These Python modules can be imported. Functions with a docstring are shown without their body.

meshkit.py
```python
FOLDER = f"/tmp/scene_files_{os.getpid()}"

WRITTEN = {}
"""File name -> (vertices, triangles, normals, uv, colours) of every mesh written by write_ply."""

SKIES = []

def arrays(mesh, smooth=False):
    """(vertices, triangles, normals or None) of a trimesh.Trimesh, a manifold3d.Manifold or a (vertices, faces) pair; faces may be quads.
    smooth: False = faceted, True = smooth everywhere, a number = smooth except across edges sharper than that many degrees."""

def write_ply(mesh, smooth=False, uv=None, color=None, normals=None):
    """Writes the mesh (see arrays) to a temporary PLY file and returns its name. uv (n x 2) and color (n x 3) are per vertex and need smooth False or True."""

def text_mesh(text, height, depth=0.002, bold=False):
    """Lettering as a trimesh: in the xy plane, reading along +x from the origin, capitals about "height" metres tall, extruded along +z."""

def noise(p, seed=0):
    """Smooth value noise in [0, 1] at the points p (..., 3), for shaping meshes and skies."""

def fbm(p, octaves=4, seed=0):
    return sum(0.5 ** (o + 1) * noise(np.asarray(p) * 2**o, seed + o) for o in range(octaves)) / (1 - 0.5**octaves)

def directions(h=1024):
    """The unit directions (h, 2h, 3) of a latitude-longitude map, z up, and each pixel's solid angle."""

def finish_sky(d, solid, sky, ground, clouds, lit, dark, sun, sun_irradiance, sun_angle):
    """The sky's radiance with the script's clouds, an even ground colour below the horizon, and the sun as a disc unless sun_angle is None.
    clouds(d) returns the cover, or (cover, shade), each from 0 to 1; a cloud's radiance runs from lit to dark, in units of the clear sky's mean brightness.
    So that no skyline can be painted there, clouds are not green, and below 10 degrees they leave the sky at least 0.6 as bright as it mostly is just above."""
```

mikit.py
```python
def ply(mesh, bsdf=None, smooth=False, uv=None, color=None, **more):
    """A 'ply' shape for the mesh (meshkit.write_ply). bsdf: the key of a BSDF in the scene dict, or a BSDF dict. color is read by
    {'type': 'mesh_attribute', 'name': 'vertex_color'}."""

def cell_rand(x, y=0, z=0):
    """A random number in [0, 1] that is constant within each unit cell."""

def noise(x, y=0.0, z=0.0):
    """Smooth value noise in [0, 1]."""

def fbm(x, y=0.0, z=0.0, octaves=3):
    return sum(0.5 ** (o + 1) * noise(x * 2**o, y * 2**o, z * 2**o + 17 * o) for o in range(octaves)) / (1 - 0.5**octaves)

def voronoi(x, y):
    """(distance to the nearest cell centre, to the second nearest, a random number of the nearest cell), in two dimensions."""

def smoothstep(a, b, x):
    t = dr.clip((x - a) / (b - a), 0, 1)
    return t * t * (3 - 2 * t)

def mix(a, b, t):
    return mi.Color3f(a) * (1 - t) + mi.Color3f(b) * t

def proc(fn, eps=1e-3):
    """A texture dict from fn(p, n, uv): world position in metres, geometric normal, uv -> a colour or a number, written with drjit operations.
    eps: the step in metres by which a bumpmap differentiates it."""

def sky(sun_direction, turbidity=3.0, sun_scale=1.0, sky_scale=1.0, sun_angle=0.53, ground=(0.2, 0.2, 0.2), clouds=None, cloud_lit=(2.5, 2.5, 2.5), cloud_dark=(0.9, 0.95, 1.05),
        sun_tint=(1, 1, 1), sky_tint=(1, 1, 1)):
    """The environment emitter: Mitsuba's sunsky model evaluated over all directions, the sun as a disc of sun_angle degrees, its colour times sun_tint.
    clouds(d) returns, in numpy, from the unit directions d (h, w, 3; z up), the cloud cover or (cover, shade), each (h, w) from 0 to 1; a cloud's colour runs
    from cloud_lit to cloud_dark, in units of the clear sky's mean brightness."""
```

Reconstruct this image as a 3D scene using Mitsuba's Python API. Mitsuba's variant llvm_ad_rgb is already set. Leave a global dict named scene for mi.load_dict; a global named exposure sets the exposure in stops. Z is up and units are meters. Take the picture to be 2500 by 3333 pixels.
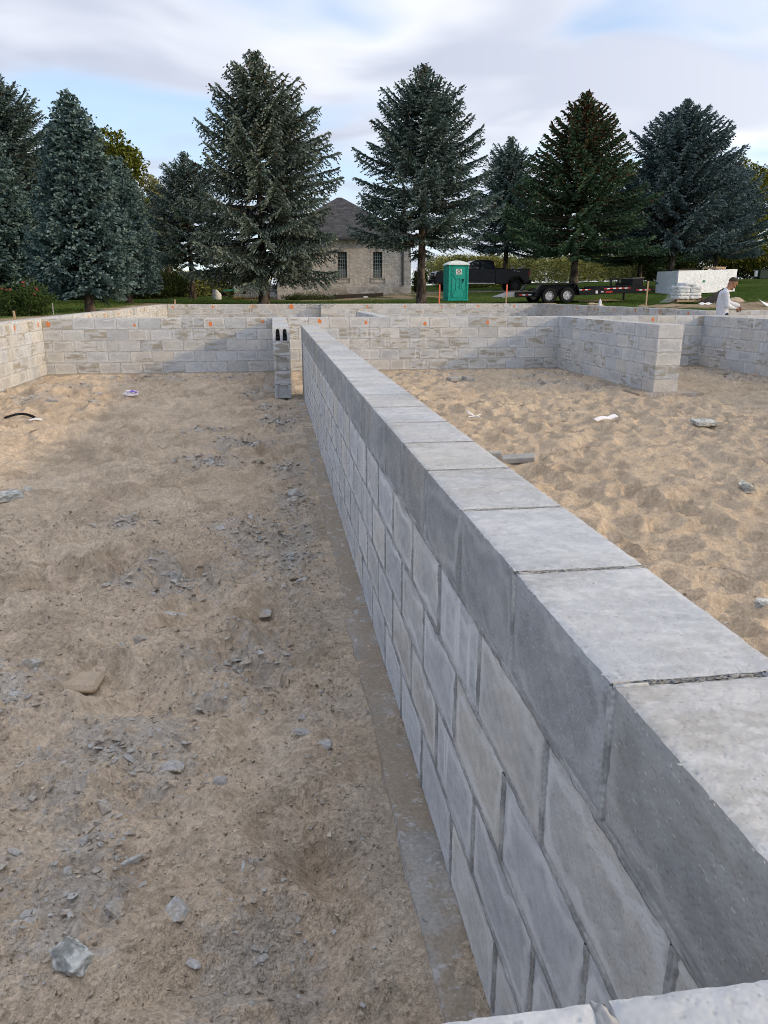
import math, random
import numpy as np, trimesh, mitsuba as mi, drjit as dr
import mikit, meshkit, manifold3d
from mikit import proc, noise, fbm, voronoi, cell_rand, smoothstep, mix
from scipy.spatial import ConvexHull
from scipy.interpolate import RBFInterpolator
from shapely.geometry import Polygon, Point, box as sbox

T = mi.ScalarTransform4f
scene, labels, used = {}, {}, {}
rng = np.random.default_rng(7)
random.seed(7)

# ---------------------------------------------------------------- camera, sky, exposure
ZT = 1.036                                   # top of the block walls above the sand
CAM = np.array([-0.41, 0.0, 1.517])
YAW, PITCH = 0.1413, 0.2836
FWD = np.array([math.sin(YAW) * math.cos(PITCH), math.cos(YAW) * math.cos(PITCH), -math.sin(PITCH)])
scene['camera'] = {'type': 'perspective', 'fov': 68.31, 'fov_axis': 'y', 'near_clip': 0.02, 'far_clip': 3000.0,
                   'to_world': T().look_at(origin=CAM.tolist(), target=(CAM + FWD).tolist(), up=[0, 0, 1])}
SUN = (0.85, -0.36, 0.33)


def cloud_cover(d):
    z = np.maximum(d[..., 2], 0.0) + 0.10
    q = np.stack([d[..., 0] / z, d[..., 1] / z, 0 * z], -1)
    a = 0.25
    qq = np.stack([q[..., 0] * math.cos(a) + q[..., 1] * math.sin(a), -q[..., 0] * math.sin(a) + q[..., 1] * math.cos(a), 0 * z], -1)
    warp = meshkit.fbm(qq * 0.9 + 5.3, 3, 11)[..., None] - 0.5
    n1 = meshkit.fbm(qq * [0.55, 0.95, 1] + warp * 1.1 + 3.1, 5, 3)
    n2 = meshkit.fbm(qq * [1.3, 2.3, 1] + warp * 2.0 + 9.7, 4, 5)
    n3 = meshkit.fbm(qq * [0.8, 1.1, 1] + warp * 1.5 + 21.7, 4, 9)
    v = 0.55 * n1 + 0.45 * n2
    t = np.clip((v - 0.395) / 0.17, 0, 1)
    cover = 0.14 + 0.78 * t * t * (3 - 2 * t)
    s = np.clip((0.45 * n3 + 0.55 * n2 - 0.36) / 0.28, 0, 1)
    s = s * s * (3 - 2 * s)
    # thin cloud scatters sunlight forward: it is brightest round the sun and greyest opposite to it
    su = np.array(SUN) / np.linalg.norm(SUN)
    w = (0.5 + 0.5 * (d @ su)) ** 3
    return cover, np.clip(1.0 - 0.95 * w - 0.32 * (1 - s), 0, 1)


scene['sky'] = mikit.sky(SUN, turbidity=3.0, sun_scale=0.14, sky_scale=0.88, sun_angle=3.4, ground=(0.16, 0.14, 0.11), clouds=cloud_cover,
                         cloud_lit=(3.2, 3.12, 3.08), cloud_dark=(0.95, 1.03, 1.26), sun_tint=(1.0, 0.985, 0.95), sky_tint=(1.0, 0.935, 1.0))
exposure = 3.32


# ---------------------------------------------------------------- helpers
def numbered(name):
    n = used.get(name, -1) + 1
    used[name] = n
    return name if n == 0 else f'{name}_{n:03d}'


def thing(name, label, cat, group=None, kind=None):
    k = numbered(name)
    labels[k] = {'label': label, 'category': cat}
    if group: labels[k]['group'] = group
    if kind: labels[k]['kind'] = kind
    return k


class MB:
    def __init__(s): s.v, s.f, s.n = [], [], 0

    def add(s, v, f):
        v = np.asarray(v, float); f = np.asarray(f, int)
        if f.shape[1] == 4: f = np.vstack([f[:, [0, 1, 2]], f[:, [0, 2, 3]]])
        s.v.append(v); s.f.append(f + s.n); s.n += len(v)
        return s

    def mesh(s): return trimesh.Trimesh(np.vstack(s.v), np.vstack(s.f), process=False)

    def box(s, x0, x1, y0, y1, z0, z1, R=None, o=(0, 0, 0), ch=0.0):
        v, f = bevel_box(x0, x1, y0, y1, z0, z1, ch)
        if R is not None: v = v @ np.asarray(R).T
        return s.add(v + np.asarray(o), f)

    def tube(s, p0, p1, r0, r1=None, n=8, cap=True):
        r1 = r0 if r1 is None else r1
        p0, p1 = np.asarray(p0, float), np.asarray(p1, float)
        d = p1 - p0; d /= np.linalg.norm(d) + 1e-12
        a = np.cross(d, [0, 0, 1] if abs(d[2]) < .9 else [1, 0, 0]); a /= np.linalg.norm(a)
        b = np.cross(d, a); t = np.arange(n) * 2 * np.pi / n
        ring = np.cos(t)[:, None] * a + np.sin(t)[:, None] * b
        v = np.vstack([p0 + ring * r0, p1 + ring * r1, p0[None], p1[None]])
        i = np.arange(n); j = (i + 1) % n
        f = [np.stack([i, j, j + n], 1), np.stack([i, j + n, i + n], 1)]
        if cap: f += [np.stack([j, i, 0 * i + 2 * n], 1), np.stack([i + n, j + n, 0 * i + 2 * n + 1], 1)]
        return s.add(v, np.vstack(f))

    def prism(s, poly, y0, y1, map=None):
        """polygon in (x, z), extruded along y; map(v) moves the vertices."""
        m = trimesh.creation.extrude_polygon(poly if hasattr(poly, 'exterior') else Polygon(poly), 1.0, engine='earcut')
        v = m.vertices
        w = np.stack([v[:, 0], y1 + (y0 - y1) * v[:, 2], v[:, 1]], 1)
        return s.add(w if map is None else map(w), m.faces)

    def lathe(s, prof, axis='y', o=(0, 0, 0), n=24):
        prof = np.asarray(prof, float); t = np.arange(n) * 2 * np.pi / n
        r, h = prof[:, 0], prof[:, 1]
        x = r[:, None] * np.cos(t); y = r[:, None] * np.sin(t); hh = np.repeat(h[:, None], n, 1)
        v = {'y': np.stack([x, hh, y], -1), 'z': np.stack([x, -y, hh], -1), 'x': np.stack([hh, y, x], -1)}[axis].reshape(-1, 3)
        i, j = np.meshgrid(np.arange(len(prof) - 1), np.arange(n), indexing='ij')
        q = np.stack([i * n + j, i * n + (j + 1) % n, (i + 1) * n + (j + 1) % n, (i + 1) * n + j], -1).reshape(-1, 4)
        return s.add(v + np.asarray(o), q)


def bevel_box(x0, x1, y0, y1, z0, z1, c):
    lo, hi = np.array([x0, y0, z0]), np.array([x1, y1, z1])
    if c <= 0:
        v = np.array([[x, y, z] for x in (x0, x1) for y in (y0, y1) for z in (z0, z1)], float)
        return v, np.array([[0, 1, 3, 2], [4, 6, 7, 5], [0, 4, 5, 1], [2, 3, 7, 6], [0, 2, 6, 4], [1, 5, 7, 3]])
    c = min(c, (hi - lo).min() * 0.45)
    P = []
    for ax in range(3):
        l, h = lo + c, hi - c
        l[ax], h[ax] = lo[ax], hi[ax]
        P += [[[l, h][i][0], [l, h][j][1], [l, h][k][2]] for i in (0, 1) for j in (0, 1) for k in (0, 1)]
    P = np.array(P)
    hull = ConvexHull(P)
    f = hull.simplices.copy()
    nn = np.cross(P[f[:, 1]] - P[f[:, 0]], P[f[:, 2]] - P[f[:, 0]])
    bad = (nn * hull.equations[:, :3]).sum(1) < 0
    f[bad] = f[bad][:, ::-1]
    return P, f


def mesh_of(m):
    return m.mesh() if isinstance(m, MB) else m


def put(key, m, bsdf, smooth=False, **kw):
    scene[key] = mikit.ply(mesh_of(m), bsdf, smooth=smooth, **kw)
    return key


def part(parent, name, m, bsdf, smooth=False, label=None, **kw):
    k = numbered(parent + '__' + name)
    put(k, m, bsdf, smooth, **kw)
    if label: labels[k] = {'label': label}
    return k


def rotz(a):
    c, s = math.cos(a), math.sin(a)
    return np.array([[c, -s, 0], [s, c, 0], [0, 0, 1.0]])


def roty(a):
    c, s = math.cos(a), math.sin(a)
    return np.array([[c, 0, s], [0, 1, 0], [-s, 0, c]])


def rotx(a):
    c, s = math.cos(a), math.sin(a)
    return np.array([[1, 0, 0], [0, c, -s], [0, s, c]])


# ---------------------------------------------------------------- materials
def mat(name, color, rough=None, metallic=0.0, bump=None, scale=0.01, eps=2e-3, two=True, spec=0.3, **kw):
    col = proc(color) if callable(color) else ({'type': 'rgb', 'value': list(color)} if not isinstance(color, dict) else color)
    if rough is None: b = {'type': 'diffuse', 'reflectance': col}
    else: b = {'type': 'principled', 'base_color': col, 'roughness': rough, 'metallic': metallic, 'specular': spec, **kw}
    if bump: b = {'type': 'bumpmap', 'nested': b, 'map': proc(bump, eps=eps), 'scale': scale}
    if two: b = {'type': 'twosided', 'nested': b}
    scene[name] = b
    return name


def block_color(p, n, uv):
    u, v = uv.x, uv.y
    i, fv = dr.floor(u), dr.floor(v)
    lu, lv = (u - i - .02) / .96, v - fv
    h = p.x + p.y
    r1, r2, r3 = cell_rand(i, 11), cell_rand(i, 23), cell_rand(i, 37)
    r4, r5, r6 = cell_rand(i, 41), cell_rand(i, 59), cell_rand(i, 73)
    tone = 0.50 + 0.09 * r1
    tone = tone * dr.select(fv > 7.5, 1.08, dr.select(fv > 3.5, .70, dr.select(fv > 1.5, .92, 1.0)))          # the solid cap blocks are of a darker cement
    m = fbm(p.x * 5, p.y * 5, p.z * 7, 3)
    fine = noise(p.x * 260, p.y * 260, p.z * 260)
    mid = fbm(p.x * 42, p.y * 42, p.z * 42, 2)
    tone = tone * (0.80 + 0.28 * m + 0.13 * (fine - .5) + 0.30 * (mid - .5))
    hue = mix((0.955, 0.99, 1.03), (1.045, 1.0, 0.915), smoothstep(.3, .98, 0.6 * r2 + 0.4 * m))
    c = mi.Color3f(hue) * tone
    top = (fv > 1.5) & (fv < 2.5)
    # brown water stains along the lower part of some blocks
    st = smoothstep(.46, .66, fbm(h * 5.5, p.z * 26, i, 3)) * smoothstep(.62, .74, r3)
    st = st * dr.select(fv > 3.5, .22, 1.0)
    st = dr.select(top, 0.62 * smoothstep(.46, .70, fbm(p.x * 4, p.y * 10, i, 4)) * (.3 + .7 * r2), st)
    c = mix(c, mi.Color3f(.28, .235, .155), st * dr.select(top, .5, .66))
    # pale salt bloom: ragged frame inside the edges, drips from the joint above
    w = fbm(h * 11, p.z * 15, i, 3) - .5
    e = dr.minimum(dr.minimum(lu, 1 - lu) * 1.95, dr.minimum(lv, 1 - lv)) + w * .34
    halo = smoothstep(.02, .09, e) * (1 - smoothstep(.13, .24, e)) * smoothstep(.26, .42, dr.select(fv > 7.5, r4 + .3, r4)) * (0.35 + 0.65 * noise(h * 9, p.z * 9, i))
    drip = smoothstep(.66, .82, noise(h * 21, p.z * 1.6, i * 3)) * smoothstep(.55, .75, r5) * (0.35 + .65 * smoothstep(.3, .7, noise(h * 60, p.z * 7, 4)))
    haze = smoothstep(.5, .75, fbm(h * 6 + 40, p.z * 8, i, 3)) * r6 * .55
    b = dr.maximum(dr.maximum(halo, drip), haze)
    tb = smoothstep(.42, .68, .6 * fbm(p.x * 7, p.y * 16, i, 4) + .4 * fbm(p.x * 60, p.y * 90, i, 3)) * (.45 + .55 * r4) + .5 * smoothstep(.62, .74, fbm(p.x * 60, p.y * 85, 3, 3))
    b = dr.select(top, dr.minimum(tb, 1) * .62, b)
    c = mix(c, mi.Color3f(.74, .745, .75), b * dr.select((fv > 3.5) & (fv < 7.5), .30, dr.select(fv > 7.5, .85, .60)))
    # pits and pale grains
    pit = smoothstep(.72, .86, noise(p.x * 230, p.y * 230, p.z * 230))
    grain = smoothstep(.84, .92, noise(p.x * 210 + 9, p.y * 210, p.z * 210))
    c = c * (1 - .15 * pit)
    return mix(c, mi.Color3f(.70, .69, .67), grain * .45)


def block_bump(p, n, uv):
    return .55 * noise(p.x * 150, p.y * 150, p.z * 150) + .3 * noise(p.x * 330, p.y * 330, p.z * 330) - .3 * smoothstep(.72, .86, noise(p.x * 230, p.y * 230, p.z * 230))


mat('m_block', block_color, bump=block_bump, scale=0.0016, eps=1e-3)


def mortar_color(p, n, uv):
    a = fbm(p.x * 14, p.y * 14, p.z * 14, 3)
    b = noise(p.x * 190, p.y * 190, p.z * 190)
    c = mix((.32, .32, .315), (.52, .52, .51), smoothstep(.3, .7, a))
    return c * (.82 + .36 * b)


mat('m_mortar_dark', lambda p, n, uv: mortar_color(p, n, uv) * .86, bump=lambda p, n, uv: fbm(p.x * 120, p.y * 120, p.z * 120, 2), scale=0.004, eps=1e-3)
mat('m_mortar', mortar_color, bump=lambda p, n, uv: fbm(p.x * 120, p.y * 120, p.z * 120, 2), scale=0.004, eps=1e-3)


def footing_color(p, n, uv):
    a = fbm(p.x * 7, p.y * 5, 3, 4)
    s = fbm(p.x * 30 + 7, p.y * 22, 8, 3)
    c = mix((.31, .295, .275), (.41, .395, .37), smoothstep(.35, .65, a))
    c = mix(c, mi.Color3f(.36, .295, .225), smoothstep(.30, .56, fbm(p.x * 5 + 3, p.y * 4, 17, 4) + .12 * noise(p.x * 60, p.y * 60, 3)) * .9)
    c = mix(c, mi.Color3f(.54, .54, .54), smoothstep(.58, .70, .6 * s + .4 * fbm(p.x * 110, p.y * 110, 4, 2)) * .6)
    return c * (.84 + .3 * noise(p.x * 160, p.y * 160, 2))


mat('m_footing', footing_color, bump=lambda p, n, uv: fbm(p.x * 45, p.y * 45, p.z * 45, 3), scale=0.006, eps=2e-3)

# grey crumbled mortar lies in patches on the sand: (x, y, radius x, radius y)
DUST = [(-.62, 3.05, .26, .42), (-1.0, 2.35, .34, .36), (-1.05, 1.72, .24, .28), (-1.0, 1.98, .16, .2), (-.95, 4.1, .5, .32), (-.55, 4.75, .4, .5), (-.38, 4.3, .2, .7), (-.32, 5.6, .16, .5),
        (-.36, 6.6, .22, .45), (-1.05, 7.1, .36, .3), (-.75, 8.1, .4, .35), (-.4, 9.3, .3, .6), (-1.2, 8.9, .3, .25), (-4.1, 11.9, .7, .6), (-3.7, 13.5, .9, .5), (-2.8, 14.6, 1.0, .4),
        (-1.2, 14.6, .7, .4), (-.7, 12.2, .35, .7), (-.55, 10.6, .2, .5), (-1.6, 2.9, .3, .25), (-2.0, 3.05, .22, .2), (4.9, 12.2, .5, .4), (4.2, 12.7, .6, .35), (2.6, 14.4, .8, .4), (4.6, 14.0, .6, .4),
        (8.2, 13.6, .6, 1.2), (1.3, 13.8, .5, .4), (-.5, 1.5, .16, .3), (-4.3, 9.2, .3, .3), (-1.5, 5.2, .25, .2)]


def dust_amount(x, y, nz, mx, sm):
    """the same sum in numpy and in drjit"""
    d = None
    for cx, cy, rx, ry in DUST:
        q = 0.85 - ((x - cx) / rx) ** 2 * .8 - ((y - cy) / ry) ** 2 * .8
        d = q if d is None else mx(d, q)
    return sm(d + nz)


def sand_color(p, n, uv):
    x, y = p.x, p.y
    a = fbm(x * 1.7, y * 1.7, 4, 4)
    b = fbm(x * 13, y * 13, 9, 3)
    g1, g2 = noise(x * 420, y * 420, p.z * 420), noise(x * 170 + 5, y * 170, p.z * 170)
    c = mix((.51, .412, .310), (.595, .488, .372), smoothstep(.32, .66, a * .6 + b * .4))
    c = mix(c, mi.Color3f(.56, .452, .330), smoothstep(.1, .7, x) * .62)
    damp = smoothstep(.54, .62, .72 * fbm(x * 3.4 + 31, y * 3.4, 5, 4) + .28 * fbm(x * 37, y * 37, 15, 3))
    c = mix(c, mi.Color3f(.315, .245, .178), damp * (.40 - .2 * smoothstep(.1, .7, x)))
    nz = (fbm(x * 8, y * 8, 6, 4) - .5) * 2.0 + (fbm(x * 40, y * 40, 16, 3) - .5) * 1.6
    d = dust_amount(x, y, nz, dr.maximum, lambda q: smoothstep(.15, .95, q))
    strip = smoothstep(-.62, -.30, x) * (1 - smoothstep(-.1, .05, x)) * (1 - smoothstep(11.6, 12.4, y)) * smoothstep(.42, .60, fbm(x * 6, y * 3.5, 14, 4)) * .35
    d = dr.maximum(d, strip)
    grey = mix((.33, .325, .315), (.48, .475, .465), fbm(x * 25, y * 25, 2, 3))
    c = mix(c, grey, d * .50)
    c = c * (1 + 0.35 * (fbm(x * 13, y * 13, 21, 3) - .5) + 0.65 * (fbm(x * 85, y * 85, 5, 3) - .5) + .5 * (g1 - .5))
    c = mix(c, mi.Color3f(.58, .53, .45), smoothstep(.84, .93, noise(x * 210 + 3, y * 210, 1)) * .38)
    return c * (1 - .22 * smoothstep(.80, .92, noise(x * 140, y * 140, 8)))


def sand_bump(p, n, uv):
    return .7 * noise(p.x * 120, p.y * 120, 3) + .6 * noise(p.x * 270, p.y * 270, 5) + .3 * noise(p.x * 520, p.y * 520, 7)


mat('m_sand', sand_color, bump=sand_bump, scale=0.008, eps=1e-3)


def lawn_color(p, n, uv):
    a = fbm(p.x * .25, p.y * .25, 3, 4)
    b = fbm(p.x * 2.2, p.y * 2.2, 6, 3)
    c = mix((.040, .075, .018), (.078, .105, .030), smoothstep(.3, .7, .5 * a + .5 * b))
    c = c * (.7 + .6 * noise(p.x * 25, p.y * 25, 1))
    # bare dirt around the dig and along the right
    dirt = mix((.26, .20, .135), (.36, .285, .20), b) * (.8 + .4 * noise(p.x * 30, p.y * 30, 3))
    w = (fbm(p.x * .9, p.y * .9, 12, 4) - .5) * 5
    near = 1 - smoothstep(-.3, .6, dr.maximum(dr.maximum(-5.6 - p.x, p.x - 12.5), p.y - 34.0) + w * .3)
    right = smoothstep(-.4, .8, p.x - 14.2 + w) * (1 - smoothstep(-.8, 1.2, p.y - (31.5 + .12 * (p.x - 14)) + w))
    t = dr.maximum(near, right)
    # worn strip in front of the brick house and its drive
    hs = smoothstep(-1.5, 0, p.x + 1) * (1 - smoothstep(0, 3, p.x - 8.3)) * smoothstep(-1.2, .6, p.y - 44.6 + w * .5)
    t = dr.maximum(t, hs * smoothstep(.40, .54, fbm(p.x * 1.1, p.y * 1.6, 22, 4)) * .85)
    return mix(c, dirt, t)


mat('m_lawn', lawn_color, bump=lambda p, n, uv: fbm(p.x * 18, p.y * 18, 4, 3), scale=0.05, eps=1e-2)
mat('m_drive', lambda p, n, uv: mix((.24, .21, .18), (.34, .31, .27), fbm(p.x * 3, p.y * 6, 2, 4)) * (.8 + .4 * noise(p.x * 40, p.y * 40, 1)))
mat('m_rubble', lambda p, n, uv: mix(mix((.34, .335, .32), (.54, .535, .52), fbm(p.x * 9, p.y * 9, p.z * 9, 2)), mi.Color3f(.42, .345, .26), smoothstep(.42, .62, fbm(p.x * 22, p.y * 22, p.z * 22, 3)) * .7) * (.75 + .5 * noise(p.x * 140, p.y * 140, p.z * 140)))
mat('m_pebble', lambda p, n, uv: mix((.17, .13, .095), (.62, .55, .45), cell_rand(p.x * 60, p.y * 60)) * (.85 + .3 * noise(p.x * 200, p.y * 200, p.z * 200)))
mat('m_orange', lambda p, n, uv: mix((.78, .20, .05), (.62, .25, .12), fbm(p.x * 60, p.y * 60, p.z * 60, 2)))
mat('m_vertex', {'type': 'mesh_attribute', 'name': 'vertex_color'}, two=True)
mat('m_bark', lambda p, n, uv: mix((.045, .036, .030), (.15, .125, .105), smoothstep(.35, .7, fbm(p.x * 9, p.y * 9, p.z * 3, 4))), bump=lambda p, n, uv: fbm(p.x * 16, p.y * 16, p.z * 5, 3), scale=0.05, eps=5e-3)


# ---------------------------------------------------------------- ground: one sheet of lawn with the dig in it, the sand floor of the dig
XS_PIT = (-5.0, 20.0)
ctrl = np.array([(-5.5, 22.8, .98), (-10, 20, 1.0), (-9.5, 30, 1.08), (-6.3, 34, 1.05), (-5, 46, 1.16), (-14, 60, 1.05), (-9, 75, .98), (-30, 60, 1.2), (-.8, 36, .93), (0, 48.8, 1.0), (8.2, 48.8, 1.46),
                 (6.5, 36, .93), (10.4, 44, 1.0), (15, 38.5, .96), (19, 38.5, 1.0), (12, 52, 1.52), (19, 52, 1.55), (20, 36.5, .98), (23, 43.5, 1.38), (28, 46, 1.52), (14, 22, .93), (13, 30, .92), (22, 25, 1.0),
                 (30, 30, 1.15), (18.5, 48, 1.75), (33.5, 75, 2.5), (48, 75, 2.75), (46, 70, 2.75), (15, 60, 1.7), (16, 75, 2.2), (3, 75, 1.6), (60, 60, 2.6), (-5.5, 5, .9), (-20, 5, .9), (22, 0, .9), (40, 10, 1.2), (0, -15, .8), (-60, 120, 1.0),
                 (90, 130, 3.2), (0, 130, 1.9), (-60, 0, .8), (80, 10, 1.5), (0, -60, .6)])
_rbf = RBFInterpolator(ctrl[:, :2], ctrl[:, 2], kernel='linear', smoothing=0.4)


def lawn_z(x, y):
    q = np.stack(np.broadcast_arrays(np.asarray(x, float), np.asarray(y, float)), -1)
    return _rbf(q.reshape(-1, 2)).reshape(q.shape[:-1])


def inside_pit(x, y):
    return ((x > -5.0) & (x < 11.45) & (y > -1.5) & (y < 33.45)) | ((x > -5.0) & (x < 22.0) & (y > -1.5) & (y < 19.95))


def ticks(*segs):
    out = [segs[0][0]]
    for a, b, s in segs: out += list(np.linspace(a, b, max(1, int(round((b - a) / s))) + 1)[1:])
    return np.array(out)


gx = ticks((-400, -60, 40), (-60, -14, 2.5), (-14, -5.0, .5), (-5.0, 11.45, .47), (11.45, 22.0, .42), (22, 60, 1.2), (60, 100, 4), (100, 400, 40))
gy = ticks((-300, -60, 40), (-60, -1.5, 4), (-1.5, 19.95, .55), (19.95, 33.45, .45), (33.45, 60, .45), (60, 100, 1.6), (100, 140, 5), (140, 900, 60))
GX, GY = np.meshgrid(gx, gy, indexing='ij')
GZ = lawn_z(np.clip(GX, -60, 90), np.clip(GY, -60, 130))
pp = np.stack([GX, GY, 0 * GX], -1)
bare = (GX > 13.5) & (GY < 33) & (GY > 15)
GZ = GZ + np.where(np.abs(GX) < 100, (meshkit.fbm(pp * .5, 3, 2) - .5) * .10, 0) + np.where(bare, (meshkit.fbm(pp * 1.3, 4, 4) - .40) * .34, 0)
GZ = np.where((GX > 22) & (GX < 34) & (GY > 20) & (GY < 33), GZ + .18 * meshkit.fbm(pp * .9, 3, 8), GZ)
I, J = np.meshgrid(np.arange(len(gx) - 1), np.arange(len(gy) - 1), indexing='ij')
cxm, cym = (gx[:-1] + gx[1:]) / 2, (gy[:-1] + gy[1:]) / 2
keep = ~inside_pit(cxm[I], cym[J])
ny = len(gy)
Q = np.stack([I * ny + J, (I + 1) * ny + J, (I + 1) * ny + J + 1, I * ny + J + 1], -1)[keep]
put('lawn', (np.stack([GX, GY, GZ], -1).reshape(-1, 3), Q), 'm_lawn', smooth=True)
labels['lawn'] = {'label': 'mown green lawn with bare dirt patches around the dug foundation', 'kind': 'structure'}

# the sand floor, uneven from many feet
fx = ticks((-5.0, -.20, .0138), (-.20, .35, .03), (.35, 9.0, .029), (9.0, 22.0, .6))
fy = [.30]
while fy[-1] < 15.6: fy.append(fy[-1] + min(.05, max(.0095, .0047 * fy[-1])))
fy = np.concatenate([[-1.5, -.5], fy, np.linspace(16.2, 33.45, 28)])
X, Y = np.meshgrid(fx, fy, indexing='ij')
P3 = np.stack([X, Y, 0 * X], -1)
right = np.clip((X - .0) / .5, 0, 1)
Z = (meshkit.fbm(P3 * .8, 3, 1) - .5) * .055 + (meshkit.fbm(P3 * 3.3, 3, 2) - .5) * (.060 - .018 * right) + (meshkit.fbm(P3 * 8, 3, 3) - .5) * .046 + (meshkit.fbm(P3 * 30, 3, 4) - .5) * .028
frng = np.random.default_rng(3)


def dent(cx, cy, a, L, W, D, rim):
    i0, i1 = np.searchsorted(fx, [cx - .45, cx + .45]); j0, j1 = np.searchsorted(fy, [cy - .45, cy + .45])
    x, y = X[i0:i1, j0:j1] - cx, Y[i0:i1, j0:j1] - cy
    u, v = (x * math.cos(a) + y * math.sin(a)) / L, (-x * math.sin(a) + y * math.cos(a)) / W
    r = np.sqrt(u * u + v * v)
    Z[i0:i1, j0:j1] += -D * np.clip(1.15 - r, 0, 1) ** 1.3 * (r < 1.15) + rim * np.exp(-((r - 1.22) / .24) ** 2)


from scipy.spatial import cKDTree


def trampled(x0, x1, y0, y1, spacing, ax_, seed):
    """overlapping shallow bowls with sharp rims between them, each of its own depth and size"""
    r = np.random.default_rng(seed)
    n = int((x1 - x0) * (y1 - y0) / spacing ** 2)
    c = np.stack([r.uniform(x0, x1, n), r.uniform(y0, y1, n)], 1)
    dep, siz = r.uniform(.25, 1.0, n), r.uniform(.75, 1.3, n)
    sel = (X > x0) & (X < x1) & (Y > y0) & (Y < y1)
    q = P3[sel]
    wx, wy = meshkit.fbm(q * 5, 3, seed) - .5, meshkit.fbm(q * 5 + 40, 3, seed) - .5
    q2 = np.stack([q[:, 0] + wx * .16, q[:, 1] + wy * .16], 1)
    d, k = cKDTree(c * [1, ax_]).query(q2 * [1, ax_], 3)
    d = d / (spacing * .62 * siz[k])
    h = np.where(d < 1.25, (d ** 2 - 1.0) * dep[k], .56 * dep[k]).min(1)
    out = np.zeros_like(X); out[sel] = np.clip(h, -1, .45)
    return out


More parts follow.
